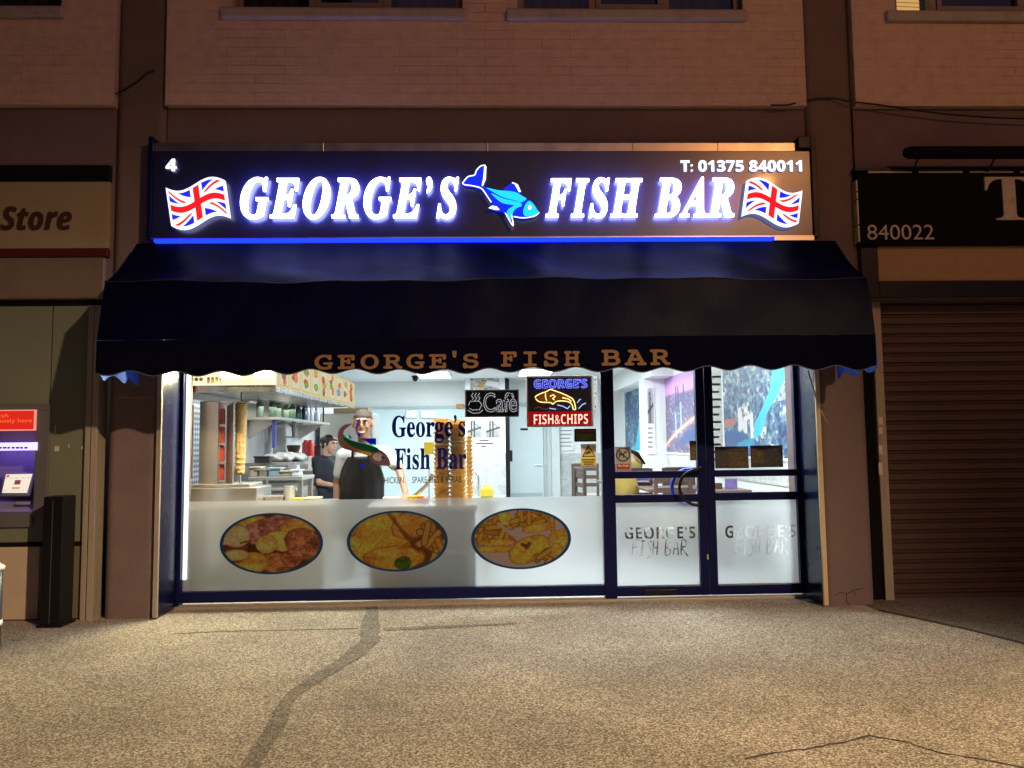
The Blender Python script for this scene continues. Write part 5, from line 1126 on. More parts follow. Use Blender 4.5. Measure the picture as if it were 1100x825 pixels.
cream = mk('cream_plastic', (.72, .62, .45), .5); yel = mk('yellow_plastic', (.8, .62, .06), .45); redp = mk('red_plastic', (.6, .04, .03), .4)
pl = lambda px, py, Y: P(px, py, Y)
wt = put('prep_table', 'stainless steel prep table crowded with food containers behind the window counter', 'table', (-1.95, 1.3, F0))
zt3 = P(300, 512, 1.15).z; xa, xb = P(268, 512, 1.15).x, P(326, 512, 1.15).x
m = MB(); m.box(xa, xb, 1.1, 1.62, zt3 - .035, zt3); obj('worktop', m, M['steel_h'], wt, bevel=.004)
m = MB(); m.box(xa, xb, 1.12, 1.6, F0 + .15, F0 + .19); obj('shelf', m, M['steel_h'], wt)
for x in (xa + .03, xb - .03):
    m = MB(); m.box(x - .02, x + .02, 1.13, 1.17, F0, zt3 - .036); m.box(x - .02, x + .02, 1.55, 1.59, F0, zt3 - .036); obj('leg', m, M['steel'], wt)
for px, w, h, mt, lb in ((276, .10, .09, cream, 'cream tub at the left end of the steel prep table'), (285, .12, .07, M['steel'], 'small steel pan on the prep table beside the cream tub'), (296, .13, .08, mk('grey_blue_tub', (.35, .45, .5), .4), 'grey blue food tub in the middle of the prep table'), (310, .12, .05, mk('salad_tray', (.45, .40, .22), .6, var=.6, scale=60), 'shallow tray of food on the prep table'), (319, .08, .06, M['paper'], 'white tub at the right end of the prep table')):
    p = P(px, 512, 1.3); tub(p.x, 1.3, zt3 + .001, w, .16, h, mt, lb)
def pot(px, Y, z, r, h, mat, lab):
    p = P(px, 520, Y); m = MB(); m.lathe(p.x, Y, [(r * .95, z), (r, z + .01), (r, z + h), (r * 1.06, z + h + .004), (r * .9, z + h + .008)], 18); tag(obj('cooking_pot', m, mat, smooth=True), lab, 'pot')
pot(311, .7, zk + .001, .05, .13, M['steel'], 'small upright steel pot on the counter beside the kebab grill')
for px, w, d, h, mt, lb in ((322, .1, .1, .025, yel, 'flat yellow sponge on the window counter'), (296, .16, .14, .05, M['steel'], 'shallow steel tray on the window counter by the grill'), (337, .12, .12, .03, cream, 'low cream dish at the end of the window counter')):
    p = P(px, 530, .7); tub(p.x, .7, zk + .001, w, d, h, mt, lb)
# coffee grinder, white machine and wrapped bag
zg = 1.06
cgk = put('back_counter', 'steel back counter carrying the coffee grinder along the kitchen wall', 'counter', (-2.45, 3.7, F0)); m = MB(); m.box(XL + .02, -2.12, 3.1, 5.2, zg - .04, zg); obj('worktop', m, M['steel_h'], cgk); m = MB(); m.box(XL + .04, -2.15, 3.13, 5.2, F0, zg - .041); obj('cabinet', m, M['steel'], cgk)
gx = P(315.5, 478, 3.25).x; zq = lambda y: P(315, y, 3.25).z
gr_ = put('coffee_grinder', 'coffee grinder with a clear flared hopper of dark beans', 'coffee grinder', (gx, 3.25, zg))
m = MB(); m.box(gx - .06, gx + .06, 3.18, 3.34, zg + .001, zq(489)); obj('body', m, M['paper'], gr_, bevel=.01)
m = MB(); m.lathe(gx, 3.25, [(.045, zq(488.5)), (.07, zq(484)), (.088, zq(478.5)), (.06, zq(478))], 18); obj('beans', m, mk('coffee_beans', (.05, .025, .015), .4, var=.5, scale=80), gr_)
m = MB(); m.lathe(gx, 3.25, [(.09, zq(478)), (.10, zq(470)), (.08, zq(470.2))], 18); ho = obj('hopper', m, M['glass'], gr_)
m = MB(); m.lathe(gx, 3.25, [(.105, zq(470)), (.107, zq(469)), (.02, zq(468.6)), (.028, zq(453)), (.02, zq(452.9))], 18); obj('lid', m, mk('grey_lid', (.22, .21, .2), .4), gr_)
m = MB(); x = P(302, 475, 3.5).x; m.prism([(x - .10, zg + .002), (x + .10, zg + .002), (x + .08, P(302, 455, 3.5).z - .05), (x + .03, P(302, 454, 3.5).z), (x - .07, P(302, 456, 3.5).z)], 3.42, 3.7); tag(obj('white_machine', m, M['white_wall'], bevel=.02), 'white upright machine standing behind the coffee grinder', 'machine')
m = MB(); m.ell((-2.32, 2.45, 1.235), (.24, .2, .05), 40, 20); m.v = [(a + .02 * math.sin(b * 40 + c * 31), b + .02 * math.sin(a * 37), c + .018 * math.sin(a * 45 + b * 29)) for a, b, c in m.v]; m.v = [(a, b, max(c, 1.192)) for a, b, c in m.v]
tag(obj('plastic_bag', m, mk('white_plastic', (.75, .77, .78), .35), smooth=True), 'crumpled white plastic bag on the shelf over the cooking range', 'bag')
x = P(294, 470, 2.6).x; m = MB(); m.box(x - .02, x + .02, 2.6, 2.64, P(294, 481, 2.6).z, P(294, 449, 2.6).z)
bc = tag(obj('packet_strip', m, mk('blue_packet', (.1, .12, .5), .4, var=.8, scale=25)), 'blue and red strip of packets hanging from the kitchen shelf', 'packets')
for px, lb in ((328.5, 'bright red jar on the back counter'), (333.5, 'second red jar on the back counter, nearer the woman')):
    p = P(px, 478, 4.6); m = MB(); m.lathe(p.x, 4.6, [(.05, zg + .002), (.055, zg + .01), (.055, p.z + .02), (.03, p.z + .05), (.03, p.z + .07)], 14); tag(obj('red_jar', m, redp, smooth=True), lb, 'jar')
# more clutter along the kitchen wall
gry = mk('grey_plastic', (.25, .26, .27), .5); dk = mk('dark_pan', (.04, .04, .045), .35)
for px, py, Y, w, d, h, mt, lb in ((283, 497, 1.9, .16, .12, .07, dk, 'dark roasting pan on the shelf over the cooking range'), (330, 500, 2.5, .14, .14, .10, M['steel'], 'square steel pan on the cooking range near the white bag'), (341, 503, 2.8, .12, .1, .05, gry, 'grey tray at the far end of the cooking range')):
    p = P(px, py, Y); tub(p.x, Y, (1.192 if py < 499 else .926), w, d, h, mt, lb)
for y, w, h, mt, lb in ((3.55, .16, .22, gry, 'grey box on the back counter behind the coffee grinder'), (4.15, .18, .16, M['steel'], 'steel container on the back counter before the red jars'), (4.85, .2, .3, dk, 'black appliance on the back counter beside the fridge')):
    tub(XL + .3, y, zg + .001, w, .18, h, mt, lb)
m = MB()
for k in range(6): m.tube([(XL + .06, 2.9 + k * .18, zs_ - .03), (XL + .06, 2.9 + k * .18, zs_ - .16 - .05 * (k % 3))], .008, 6)
m.tube([(XL + .06, 2.85, zs_ - .045), (XL + .06, 3.85, zs_ - .045)], .007, 6); tag(obj('utensil_rail', m, M['steel']), 'rail of steel utensils hanging under the kitchen wall shelf', 'utensil rail')
m = MB(); a_, b_ = P(339, 452, 5.3), P(343, 452, 5.3)
for x in (a_.x, b_.x + .06): m.tube([(x, 5.3, a_.z - .05), (x, 5.3, a_.z + .22)], .012, 6)
m.tube([(a_.x, 5.3, a_.z - .05), (b_.x + .06, 5.3, a_.z - .05)], .012, 6); tag(obj('wire_rack', m, M['black']), 'thin black wire rack hanging left of the fridge', 'rack')
# things on the serving counter behind the boxes
for px, w, h, mt, lb, Y in ((421, .13, .05, M['paper'], 'low white tray on the counter in front of the man’s hand', .5), (447, .12, .06, yel, 'small yellow tub on the serving counter', .5), (455, .08, .045, redp, 'small red tub on the serving counter beside the yellow boxes', .48)):
    p = P(px, 535, Y); tub(p.x, Y, cz + .001, w, .1, h, mt, lb)
p = P(462, 500, .62); t = put('price_card', 'yellow card standing behind the stacked boxes', 'card', (p.x, .62, cz)); r = rect(455.5, 475, 466, 488, .62); m = MB(); m.box(r[0], r[1], .62, .625, r[2], r[3]); obj('card', m, yel, t); m = MB(); m.tube([((r[0] + r[1]) / 2, .622, cz), ((r[0] + r[1]) / 2, .622, r[2])], .005, 6); obj('stem', m, M['steel'], t)
m = MB(); a = P(444, 535, .5); m.tube([(a.x - .02, .5, cz + .03), (a.x + .12, .52, cz + .16), (a.x + .17, .53, cz + .25)], .02, 8); tag(obj('chute', m, M['steel']), 'slanted steel scoop beside the yellow boxes', 'scoop')
a = P(527, 528, 1.2); m = MB(); r = rect(516, 524.5, 530, 533, 1.2); z0 = r[2] - .01
t = put('wet_floor_sign', 'yellow plastic box in front of the tiled pier', 'box', ((r[0] + r[1]) / 2, 1.25, z0)); m.box(r[0], r[1], 1.2, 1.32, z0, r[3]); obj('body', m, yel, t, bevel=.01); m = MB(); m.tube([(r[0] + .03, 1.26, r[3]), (r[0] + .04, 1.26, r[3] + .02), (r[1] - .04, 1.26, r[3] + .02), (r[1] - .03, 1.26, r[3])], .008, 6); obj('handle', m, yel, t); t.name = 'yellow_crate'
st = put('service_table', 'small steel table behind the serving counter under the yellow box', 'table', ((r[0] + r[1]) / 2, 1.3, F0)); m = MB(); m.box(r[0] - .1, r[1] + .12, 1.1, 1.5, z0 - .03, z0 - .001); obj('top', m, M['steel_h'], st); m = MB(); m.box(r[0], r[1], 1.25, 1.35, F0, z0 - .031); obj('pedestal', m, M['steel'], st)
m = MB(); q = [P(x, y, 1.45) for x, y in ((507, 541), (507, 505), (511, 505), (514, 513), (514, 541))]; m.tube([(p.x, 1.45, p.z) for p in q], .009, 8); tag(obj('steel_guard', m, M['steel'], smooth=True), 'bent steel guard rail right of the yellow boxes', 'rail')

# ---- seating: wooden chairs, tables, things left on them
def chair(lab, loc, rz):
    t = thing('dining_chair', lab, 'chair', loc, 'dark wooden chairs in the seating area')
    def part(n, m, mt): o = obj(n, m, mt); o.parent = t; o.location = (0, 0, 0); return o
    for x in (-.19, .19):
        for y in (-.19, .19): part('leg', MB().box(x - .02, x + .02, y - .02, y + .02, 0, .43 if y < 0 else .95), M['wood'])
    part('seat', MB().box(-.22, .22, -.22, .2, .432, .47), mk('tan_seat', (.5, .42, .34), .6))
    m = MB()
    for z in (.60, .72, .84): m.box(-.168, .168, .182, .2, z, z + .055)
    m.box(-.168, .168, .18, .202, .9, .955); part('backrest', m, M['wood']); t.rotation_euler.z = rz; return t
def table(lab, loc, w, d, h=.75):
    t = thing('cafe_table', lab, 'table', loc, 'tables in the seating area')
    def part(n, m, mt): o = obj(n, m, mt, bevel=.004); o.parent = t; o.location = (0, 0, 0)
    part('tabletop', MB().box(-w / 2, w / 2, -d / 2, d / 2, h - .03, h), M['woodlight']); part('pedestal', MB().box(-.04, .04, -.04, .04, .03, h - .031), M['black']); part('base', MB().box(-.22, .22, -.22, .22, 0, .029), M['black']); return t
chair('dark slatted chair seen through the window beside the yellow warning notice', (1.50, 5.6, F0), rad(170)); chair('second dark slatted chair behind the window, half hidden by the door post', (1.92, 5.0, F0), rad(200))
table('wooden table behind the left door, farther from the window', (1.95, 4.1, F0), .9, .7); table('wooden table near the left door handle', (2.2, 2.5, F0), .9, .7)
chair('dark wooden chair at the left edge of the left door glass', (1.32, 3.3, F0), rad(100)); chair('dark wooden chair facing the table behind the left door', (1.78, 3.25, F0), rad(185)); chair('dark wooden chair below the purple poster', (2.35, 3.4, F0), rad(185)); chair('dark wooden chair in front of the nearer table', (2.0, 1.8, F0), rad(0))
bn = thing('high_table', 'narrow brown table edge behind the right door glass', 'table', (2.45, 1.25, F0)); r = rect(769, 526.5, 808, 530.5, 1.1)
m = MB(); m.box(r[0], r[1], 1.1, 1.6, r[2], r[3]); obj('tabletop', m, M['woodlight'], bn, bevel=.006); m = MB(); m.box((r[0] + r[1]) / 2 - .04, (r[0] + r[1]) / 2 + .04, 1.3, 1.38, F0, r[2] - .001); obj('pedestal', m, M['black'], bn)
zh = r[3]; q = rect(779, 514.5, 792, 526, 1.25); t = thing('menu_holder', 'purple picture card standing on the table behind the right door', 'menu holder', (q[0], 1.25, zh)); m = MB(); m.box(q[0], q[1], 1.25, 1.262, zh + .001, q[3]); obj('card', m, mk('purple_card', (.22, .16, .42), .4, var=.7, scale=18), t); m = MB(); m.box(q[0], q[1], 1.263, 1.32, zh + .001, zh + .012); obj('foot', m, M['glass'], t)
q = rect(768, 519, 776, 526, 1.3); m = MB(); m.box(q[0], q[1], 1.3, 1.4, zh + .001, q[3]); tag(obj('napkin_box', m, M['wood'], bevel=.004), 'small brown box on the table beside the purple card', 'box')
# mustard yellow bag or coat slung over a chair, dark cap on it
m = MB(); c = P(672, 521, 2.9); m.ell((c.x, 2.9, c.z - .02), (.16, .1, .16), 24, 16); m.v = [(x + .012 * math.sin(z * 40 + y * 20), y, z + .012 * math.sin(x * 30)) for x, y, z in m.v]; tag(obj('yellow_bag', m, mk('mustard_cloth', (.5, .34, .08), .8, var=.3, scale=12), smooth=True), 'mustard yellow bag slung on a chair behind the no dogs notice', 'bag')
m = MB(); c = P(683, 499, 3.2); m.ell((c.x, 3.2, c.z), (.09, .07, .07), 20, 12); m.ell((c.x + .03, 3.15, c.z + .07), (.09, .06, .035), 16, 8, rot=Matrix.Rotation(.7, 3, 'Y')); tag(obj('yellow_coat', m, mk('pale_mustard_cloth', (.55, .42, .14), .8, var=.3, scale=14), smooth=True), 'pale yellow coat heaped on a chair back behind the left door glass', 'coat')
m = MB(); c = P(684, 490, 3.1); m.tube([(c.x - .08, 3.1, c.z + .07), (c.x, 3.1, c.z + .03), (c.x + .10, 3.1, c.z - .10)], [.02, .03, .012], 8); tag(obj('dark_strap', m, M['black'], smooth=True), 'dark collar lying over the pale yellow coat', 'collar')
m = MB(); c = P(688, 513.5, 3.0); m.box(c.x - .12, c.x + .12, 2.95, 3.1, c.z - .03, c.z + .02); tag(obj('blue_packet', m, mk('blue_white_packet', (.12, .12, .5), .4, var=.9, scale=12), bevel=.01), 'blue and white packet on the table behind the left door', 'packet')

# ================================================================ LEFT SHOP WITH THE CASH MACHINE
YQ = -.34
ls = thing('convenience_store', 'dim store front with cream Store sign and grey green window panels', 'shop', (-4.4, YQ, G))
x1_ = P(117, 300, YQ).x; x0_ = -7.2
def sec(name, y0, y1, mat, yo=0, px1=None, d=.25, bev=.004):
    xe = x1_ if px1 is None else P(px1, (y0 + y1) / 2, YQ).x
    m = MB(); m.box(x0_, xe, YQ - yo, YQ + d, P(60, y1, YQ - yo).z + .001, P(60, y0, YQ - yo).z - .001); return obj(name, m, mat, ls, bevel=bev)
sec('dark_band', 177, 195, M['black'], .03); si = sec('sign_board', 195, 267, mk('cream_sign', (.25, .19, .12), .5, var=.08, dirt=.2), .03); sec('red_band', 267, 276, mk('dark_red_band', (.07, .008, .010), .4), .035)
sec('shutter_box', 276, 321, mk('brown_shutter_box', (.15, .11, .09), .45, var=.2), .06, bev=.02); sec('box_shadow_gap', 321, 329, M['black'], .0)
lettering('lettering', 'Store', (2, 222, 77.5, 247), YQ - .032, mk('maroon_letters', (.045, .014, .012), .5), si, 'sansi', .012, offset=.002)
me_ = rect(-40, 222, -2, 247, YQ - .032)
gp = mk('grey_green_panel', (.145, .155, .115), .3, var=.1, scale=1.2)
xr_ = P(98, 450, YQ).x; xj = P(53, 450, YQ).x; za, zb_ = P(50, 582, YQ).z, P(50, 329, YQ).z
m = MB(); m.box(xj + .006, xr_, YQ, YQ + .03, za, zb_); obj('window_panel', m, gp, ls)
xatm = P(42, 450, YQ).x
m = MB(); m.box(x0_, xj - .006, YQ, YQ + .03, P(20, 437, YQ).z, zb_); m.box(xatm + .001, xj - .006, YQ, YQ + .03, za, P(20, 437, YQ).z - .001); m.box(x0_, xatm, YQ, YQ + .03, za, P(20, 553, YQ).z); obj('window_panel', m, gp, ls)
m = MB(); m.box(x0_, xr_, YQ + .205, YQ + .24, za, zb_); obj('panel_backing', m, M['black'], ls)
m = MB(); m.box(x0_, xr_, YQ - .012, YQ + .08, P(50, 586, YQ).z, za - .001); obj('rail', m, M['blackmatt'], ls)
zkick = P(30, 665, YQ).z
m = MB(); m.box(x0_, P(42, 620, YQ).x, YQ - .006, YQ + .08, zkick, P(50, 587, YQ).z); obj('base_panel', m, mk('beige_panel', (.42, .33, .25), .6, var=.06, dirt=.15), ls)
m = MB(); m.box(P(42, 620, YQ).x + .002, P(70, 620, YQ).x - .012, YQ, YQ + .08, zkick, P(50, 587, YQ).z); m.box(P(70, 620, YQ).x + .008, xr_, YQ - .004, YQ + .08, zkick, P(50, 587, YQ).z); obj('base_panel', m, mk('brown_base', (.13, .10, .065), .6, dirt=.2), ls)
m = MB(); m.box(P(70, 620, YQ).x - .011, P(70, 620, YQ).x + .007, YQ - .02, YQ + .05, zkick, P(50, 587, YQ).z); obj('edge_strip', m, M['alu'], ls)
m = MB(); m.box(x0_, xr_ + .02, YQ + .02, YQ + .1, G - .02, zkick - .001); obj('kick_board', m, M['black'], ls)
for k, q in enumerate(((90.5, 96.5), (98, 104.5))):
    m = MB(); m.box(P(q[0], 500, YQ - .03).x, P(q[1], 500, YQ - .03).x, YQ - .035 - .012 * k, YQ + .1, zkick - .03, zb_ - .002); obj('shutter_rail', m, M['alu'], ls, bevel=.003)
for px, py, w, h in ((59.5, 461, .008, .06), (61, 482, .035, .04), (74, 479, .008, .03), (88, 481, .012, .02)):
    p = P(px, py, YQ - .002); obj('sticker_remnant', MB().box(p.x - w / 2, p.x + w / 2, YQ - .0025, YQ - .0005, p.z - h / 2, p.z + h / 2), mk('worn_sticker', (.45, .42, .35), .7), ls)
# cash machine
am = thing('cash_machine', 'lit cash machine with red header and purple glow set in the store front', 'cash machine', (-4.2, YQ, .9))
ax0 = -5.0; az0, az1 = P(20, 552, YQ).z, P(20, 437, YQ).z
m = MB(); gs = mk('atm_surround', (.10, .095, .10), .45)
xo = P(52, 490, YQ - .02).x
m.box(ax0, xo, YQ - .022, YQ - .001, az1 - .03, az1 + .02); m.box(xatm - .01, xo, YQ - .022, YQ - .001, az0 - .02, az1 - .031); m.box(ax0, xatm - .011, YQ - .022, YQ - .001, az0 - .1, az0 + .0); obj('surround', m, gs, am, bevel=.004)
m = MB(); m.box(ax0, xatm - .012, YQ + .18, YQ + .2, az0, az1); m.box(xatm - .011, xatm, YQ, YQ + .2, az0, az1 - .031); m.box(ax0, xatm - .012, YQ, YQ + .18, az0 + .001, az0 + .02); obj('recess', m, mk('atm_recess', (.12, .11, .16), .4), am)
r = rect(-25, 441.5, 37.5, 461.5, YQ - .03); m = MB(); m.box(r[0], r[1], YQ - .04, YQ + .1, r[2], r[3]); m2 = obj('header', m, emit('red_header', (.75, .022, .012), 1.0), am)
m = MB(); e_ = .008; m.box(r[0], r[1] + e_, YQ - .044, YQ + .05, r[3], r[3] + e_); m.box(r[0], r[1] + e_, YQ - .044, YQ + .05, r[2] - e_, r[2]); m.box(r[1], r[1] + e_, YQ - .044, YQ + .05, r[2], r[3]); obj('header_frame', m, emit('pink_edge', (1, .35, .28), .9), m2)
lt_ = emit('orange_letters', (1, .14, .03), 1.0)
lettering('lettering', 'cash', (-8, 444.5, 9, 448.5), YQ - .041, lt_, m2, 'sans', .001); lettering('lettering', 'continuously here', (-30, 450, 34.5, 455.3), YQ - .041, lt_, m2, 'sans', .001)
r = rect(-25, 475.5, 40.5, 484, YQ - .02); m = MB(); m.box(r[0], r[1], YQ - .035, YQ + .1, r[2], r[3]); m2 = obj('light_strip', m, emit('violet_white_strip', (.55, .42, 1), 2.2), am)
m = MB()
for k in range(8): q = rect(2 + k * 4.6 - 8, 480, 5 + k * 4.6 - 8 + (k % 3) * .4, 482, YQ - .036); m.box(q[0], q[1], YQ - .0365, YQ - .0352, q[2], q[3])
obj('card_marks', m, mk('card_marks', (.1, .05, .4), .5), m2)
ld = bpy.data.lights.new('strip_light', 'AREA'); ld.shape = 'RECTANGLE'; ld.size = .55; ld.size_y = .04; ld.energy = .9; ld.color = (.26, .10, 1); o = bpy.data.objects.new('strip_light', ld); C.objects.link(o); o.parent = am; o.location = Vector((P(15, 486, YQ).x, YQ + .04, r[2] - .012)) - am.location; o.rotation_euler = (rad(25), 0, 0)
# tilted screen
a, b, c, d = P(2, 529.5, YQ + .03), P(29, 529.5, YQ + .03), P(35, 509, YQ + .09), P(6.5, 509.5, YQ + .09)
def scr(u, v):
    c_ = np.ones(u.shape + (3,)) * np.array([.95, .82, .66]); c_ = mixc(c_, np.array([.25, .05, .06]), poly_in(u, v, [(.4, .45), (.62, .45), (.62, .68), (.4, .68)])); c_ = mixc(c_, np.array([.5, .06, .06]), poly_in(u, v, [(.35, .24), (.66, .24), (.66, .3), (.35, .3)])); c_ = mixc(c_, np.array([.7, .08, .08]), poly_in(u, v, [(.05, .84), (.15, .84), (.15, .94), (.05, .94)]))
    return mixc(c_, np.array([.5, .4, .35]), ((np.abs(v - .12) < .02) | (np.abs(v - .78) < .012)) * (blocks(u, v, 30, 4, 3) > .4) * 1.0)
so_ = print_mesh('screen', lambda u, v: tuple((a.lerp(b, u)).lerp(d.lerp(c, u), v)), scr, 40, 34, M['print_back'], am)
m = MB(); n_ = Vector((0, .012, -.004)); q = [a + Vector((-.02, 0, -.02)), b + Vector((.02, 0, -.02)), c + Vector((.02, 0, .02)), d + Vector((-.02, 0, .02))]; m.add([p + n_ for p in q] + [p + n_ * 3 for p in q], [(0, 1, 2, 3), (7, 6, 5, 4), (0, 4, 5, 1), (1, 5, 6, 2), (2, 6, 7, 3), (3, 7, 4, 0)]); obj('bezel', m, mk('atm_bezel', (.10, .09, .16), .35), am)
m = MB(); q = rect(-20, 538, 38, 550, YQ); m.add([(q[0], YQ - .005, q[2]), (q[1], YQ - .005, q[2]), (q[1], YQ + .15, q[3]), (q[0], YQ + .15, q[3]), (q[0], YQ + .15, q[2]), (q[1], YQ + .15, q[2])], [(0, 1, 2, 3), (0, 4, 5, 1), (1, 5, 2), (0, 3, 4), (2, 5, 4, 3)]); obj('shelf', m, mk('atm_shelf', (.2, .18, .26), .35), am)
m = MB(); q = rect(17, 540.5, 33, 543.5, YQ + .03); m.box(q[0], q[1], YQ + .03, YQ + .045, q[2] + .01, q[3] + .012); obj('cash_slot', m, mk('atm_cash_slot', (.25, .22, .35), .3), am); m = MB(); m.box(P(36, 500, YQ).x, P(40, 500, YQ).x, YQ + .02, YQ + .05, P(38, 516, YQ).z, P(38, 505, YQ).z); obj('card_slot', m, mk('atm_slot', (.25, .22, .35), .3), am)
# bollard and the pale post at the picture edge
bp = PZ(57, 673, G); zt5 = G + .0; bt = P(61, 533, bp.y)
bo = thing('bollard', 'black square steel bollard standing in front of the cash machine', 'bollard', (bp.x, bp.y, G)); w_ = (P(69.5, 540, bp.y).x - P(47, 540, bp.y).x) / 2
m = MB(); m.box(bt.x - .005 - w_, bt.x - .005 + w_, bp.y - .03, bp.y + .14, G, bt.z); obj('post', m, M['black'], bo, bevel=.012)
m = MB(); m.box(bt.x - w_ - .02, bt.x + w_ + .01, bp.y - .045, bp.y + .155, G, G + .02); obj('base_plate', m, M['black'], bo, bevel=.004)
m = MB(); m.box(bt.x - .012, bt.x - .006, bp.y - .034, bp.y - .0305, G + .03, bt.z - .03); obj('seam', m, mk('bollard_seam', (.05, .045, .045), .3), bo)
pp = P(-7.5, 680, -1.2); pg = thing('kerb_post', 'pale capped post at the left edge in front of the store', 'post', (pp.x, -1.2, G))
m = MB(); m.lathe(pp.x, -1.2, [(.045, G), (.045, P(0, 612, -1.2).z)], 18); obj('shaft', m, mk('dark_grey_post', (.05, .06, .08), .4), pg, smooth=True)
m = MB(); zt6 = P(0, 612, -1.2).z; m.lathe(pp.x, -1.2, [(.052, zt6), (.056, zt6 + .02), (.03, zt6 + .042), (.0, zt6 + .046)], 18); obj('cap', m, M['paper'], pg, smooth=True); m = MB(); m.lathe(pp.x, -1.2, [(.049, P(0, 672, -1.2).z), (.052, P(0, 669, -1.2).z), (.049, P(0, 666, -1.2).z)], 18); obj('collar', m, M['paper'], pg, smooth=True)

# ================================================================ RIGHT SHOP, SHUTTERED
YR = -.345
rs = thing('shuttered_shop', 'closed shop with black sign, beige panel and brown roller shutter', 'shop', (4.5, YR, G))
X1 = 7.2; xf = P(922, 220, YR - .06).x
m = MB(); m.box(xf, X1, YR - .06, YR + .2, P(1000, 262, YR - .06).z, P(1000, 186, YR - .06).z); fb = obj('sign_board', m, M['blackmatt'], rs)
m = MB(); zt7 = P(1000, 186, YR - .06).z; zb7 = P(1000, 262, YR - .06).z
for k in range(9): m.box(xf + .09 + k * .42, xf + .09 + k * .42 + .36, YR - .066, YR - .055, zt7 + .002, zt7 + .016)
z_ = zb7 + .02
for h in (.13, .20, .05, .09): m.box(xf - .014, xf - .002, YR - .066, YR + .1, z_, min(z_ + h, zt7)); z_ += h + .012
obj('chipped_trim', m, mk('flaking_cream_trim', (.5, .42, .3), .5, dirt=.5), rs)
m = MB(); m.box(xf - .02, X1, YR - .075, YR + .2, zt7 + .018, zt7 + .04); obj('top_cover', m, M['black'], rs)
gw = mk('greyed_white_letters', (.5, .44, .38), .6, var=.25, scale=30, dirt=.4)
lettering('lettering', '840022', (931.5, 241.5, 1003, 257.5), YR - .0615, gw, fb, '', .004, offset=-.004)
lettering('lettering', 'T', (1058, 190.5, 1109, 236.5), YR - .0615, gw, fb, 'b', .012)
m = MB(); xb1 = P(943, 283, YR).x; m.box(xb1, X1, YR, YR + .2, P(1020, 301.5, YR).z, P(1020, 264.5, YR).z); obj('fascia_panel', m, mk('tan_panel', (.34, .22, .11), .7, var=.2, scale=20), rs)
m = MB(); m.box(P(925, 283, YR).x, xb1 - .001, YR - .01, YR + .2, P(1020, 319, YR).z, zb7 - .002); m.box(xb1, X1, YR - .015, YR + .2, P(1020, 319, YR).z, P(1020, 302, YR).z); obj('shutter_box', m, M['black'], rs)
# shutter: curved slats in one corrugated curtain
YSH = -.16; zs0, zs1 = P(1020, 652, YSH).z, P(1020, 317, YSH).z; xs0 = P(950, 480, YSH).x
ns = 31; prof = []
hh = (zs1 - zs0 - .06) / ns
for k in range(ns):
    for t, dy in ((0, .006), (.06, .0), (.66, .0), (.72, -.012), (.86, -.014), (.95, -.004)): prof.append((YSH + dy, zs0 + .06 + (k + t) * hh))
m = MB(); vs = [(xs0, y, z) for y, z in prof] + [(X1, y, z) for y, z in prof]; n = len(prof)
m.add(vs, [(i, i + n, i + n + 1, i + 1) for i in range(n - 1)]); obj('roller_shutter', m, mk('brown_shutter', (.062, .034, .024), .5, var=.15, scale=3, dirt=.2), rs)
m = MB(); m.box(xs0, X1, YSH - .025, YSH + .02, zs0, zs0 + .055); obj('bottom_rail', m, mk('brown_rail', (.05, .027, .017), .5, dirt=.3), rs, bevel=.004)
m = MB(); m.box(P(942.5, 480, YSH - .03).x, xs0 - .001, YSH - .05, YSH + .05, G, zs1); obj('guide_rail', m, M['alu'], rs, bevel=.004)
m = MB(); m.box(PR[1] + .001, P(942, 480, YSH - .03).x - .001, YSH - .02, YSH + .06, G, zs1); obj('gap_filler', m, M['blackmatt'], rs)
for y0, y1 in ((448, 456), (459, 466), (478, 488), (497, 510)): r = rect(944, y0, 948, y1, YSH - .052); obj('sticker_remnant', MB().box(r[0], r[1], YSH - .053, YSH - .0505, r[2], r[3]), mk('torn_sticker', (.6, .5, .4), .7, dirt=.4), rs)
m = MB(); m.box(xs0, X1, YSH - .2, YSH + .1, G + .006, zs0 - .002); obj('doorstep', m, M['band'], rs)
lb = thing('sign_lamp', 'unlit long black trough lamp above the shuttered shop sign', 'lamp', (5, YR - .25, zt7 + .1))
a = P(978, 164, YR - .22); m = MB(); m.tube([(a.x - .045, a.y, a.z), (a.x, a.y, a.z), (X1, a.y, a.z)], [.035, .05, .05], 14); obj('housing', m, M['blackmatt'], lb, smooth=True)
m = MB()
for px in (979, 1060, 1140): x = P(px, 170, YR - .1).x; m.tube([(x, a.y, a.z - .02), (x, YR - .1, a.z - .11), (x, YR - .07, zt7 + .038)], .008, 6)
obj('bracket', m, M['black'], lb)
# loose tie on the awning end near the right jamb
m = MB(); q = [P(*s, -.5) for s in ((868, 398), (873, 415), (878, 432), (884, 445), (889, 455))]; m.tube(q, .006, 6); tag(obj('loose_cord', m, M['alu'], smooth=True), 'loose pale cord hanging from the awning beside the right door', 'cord')

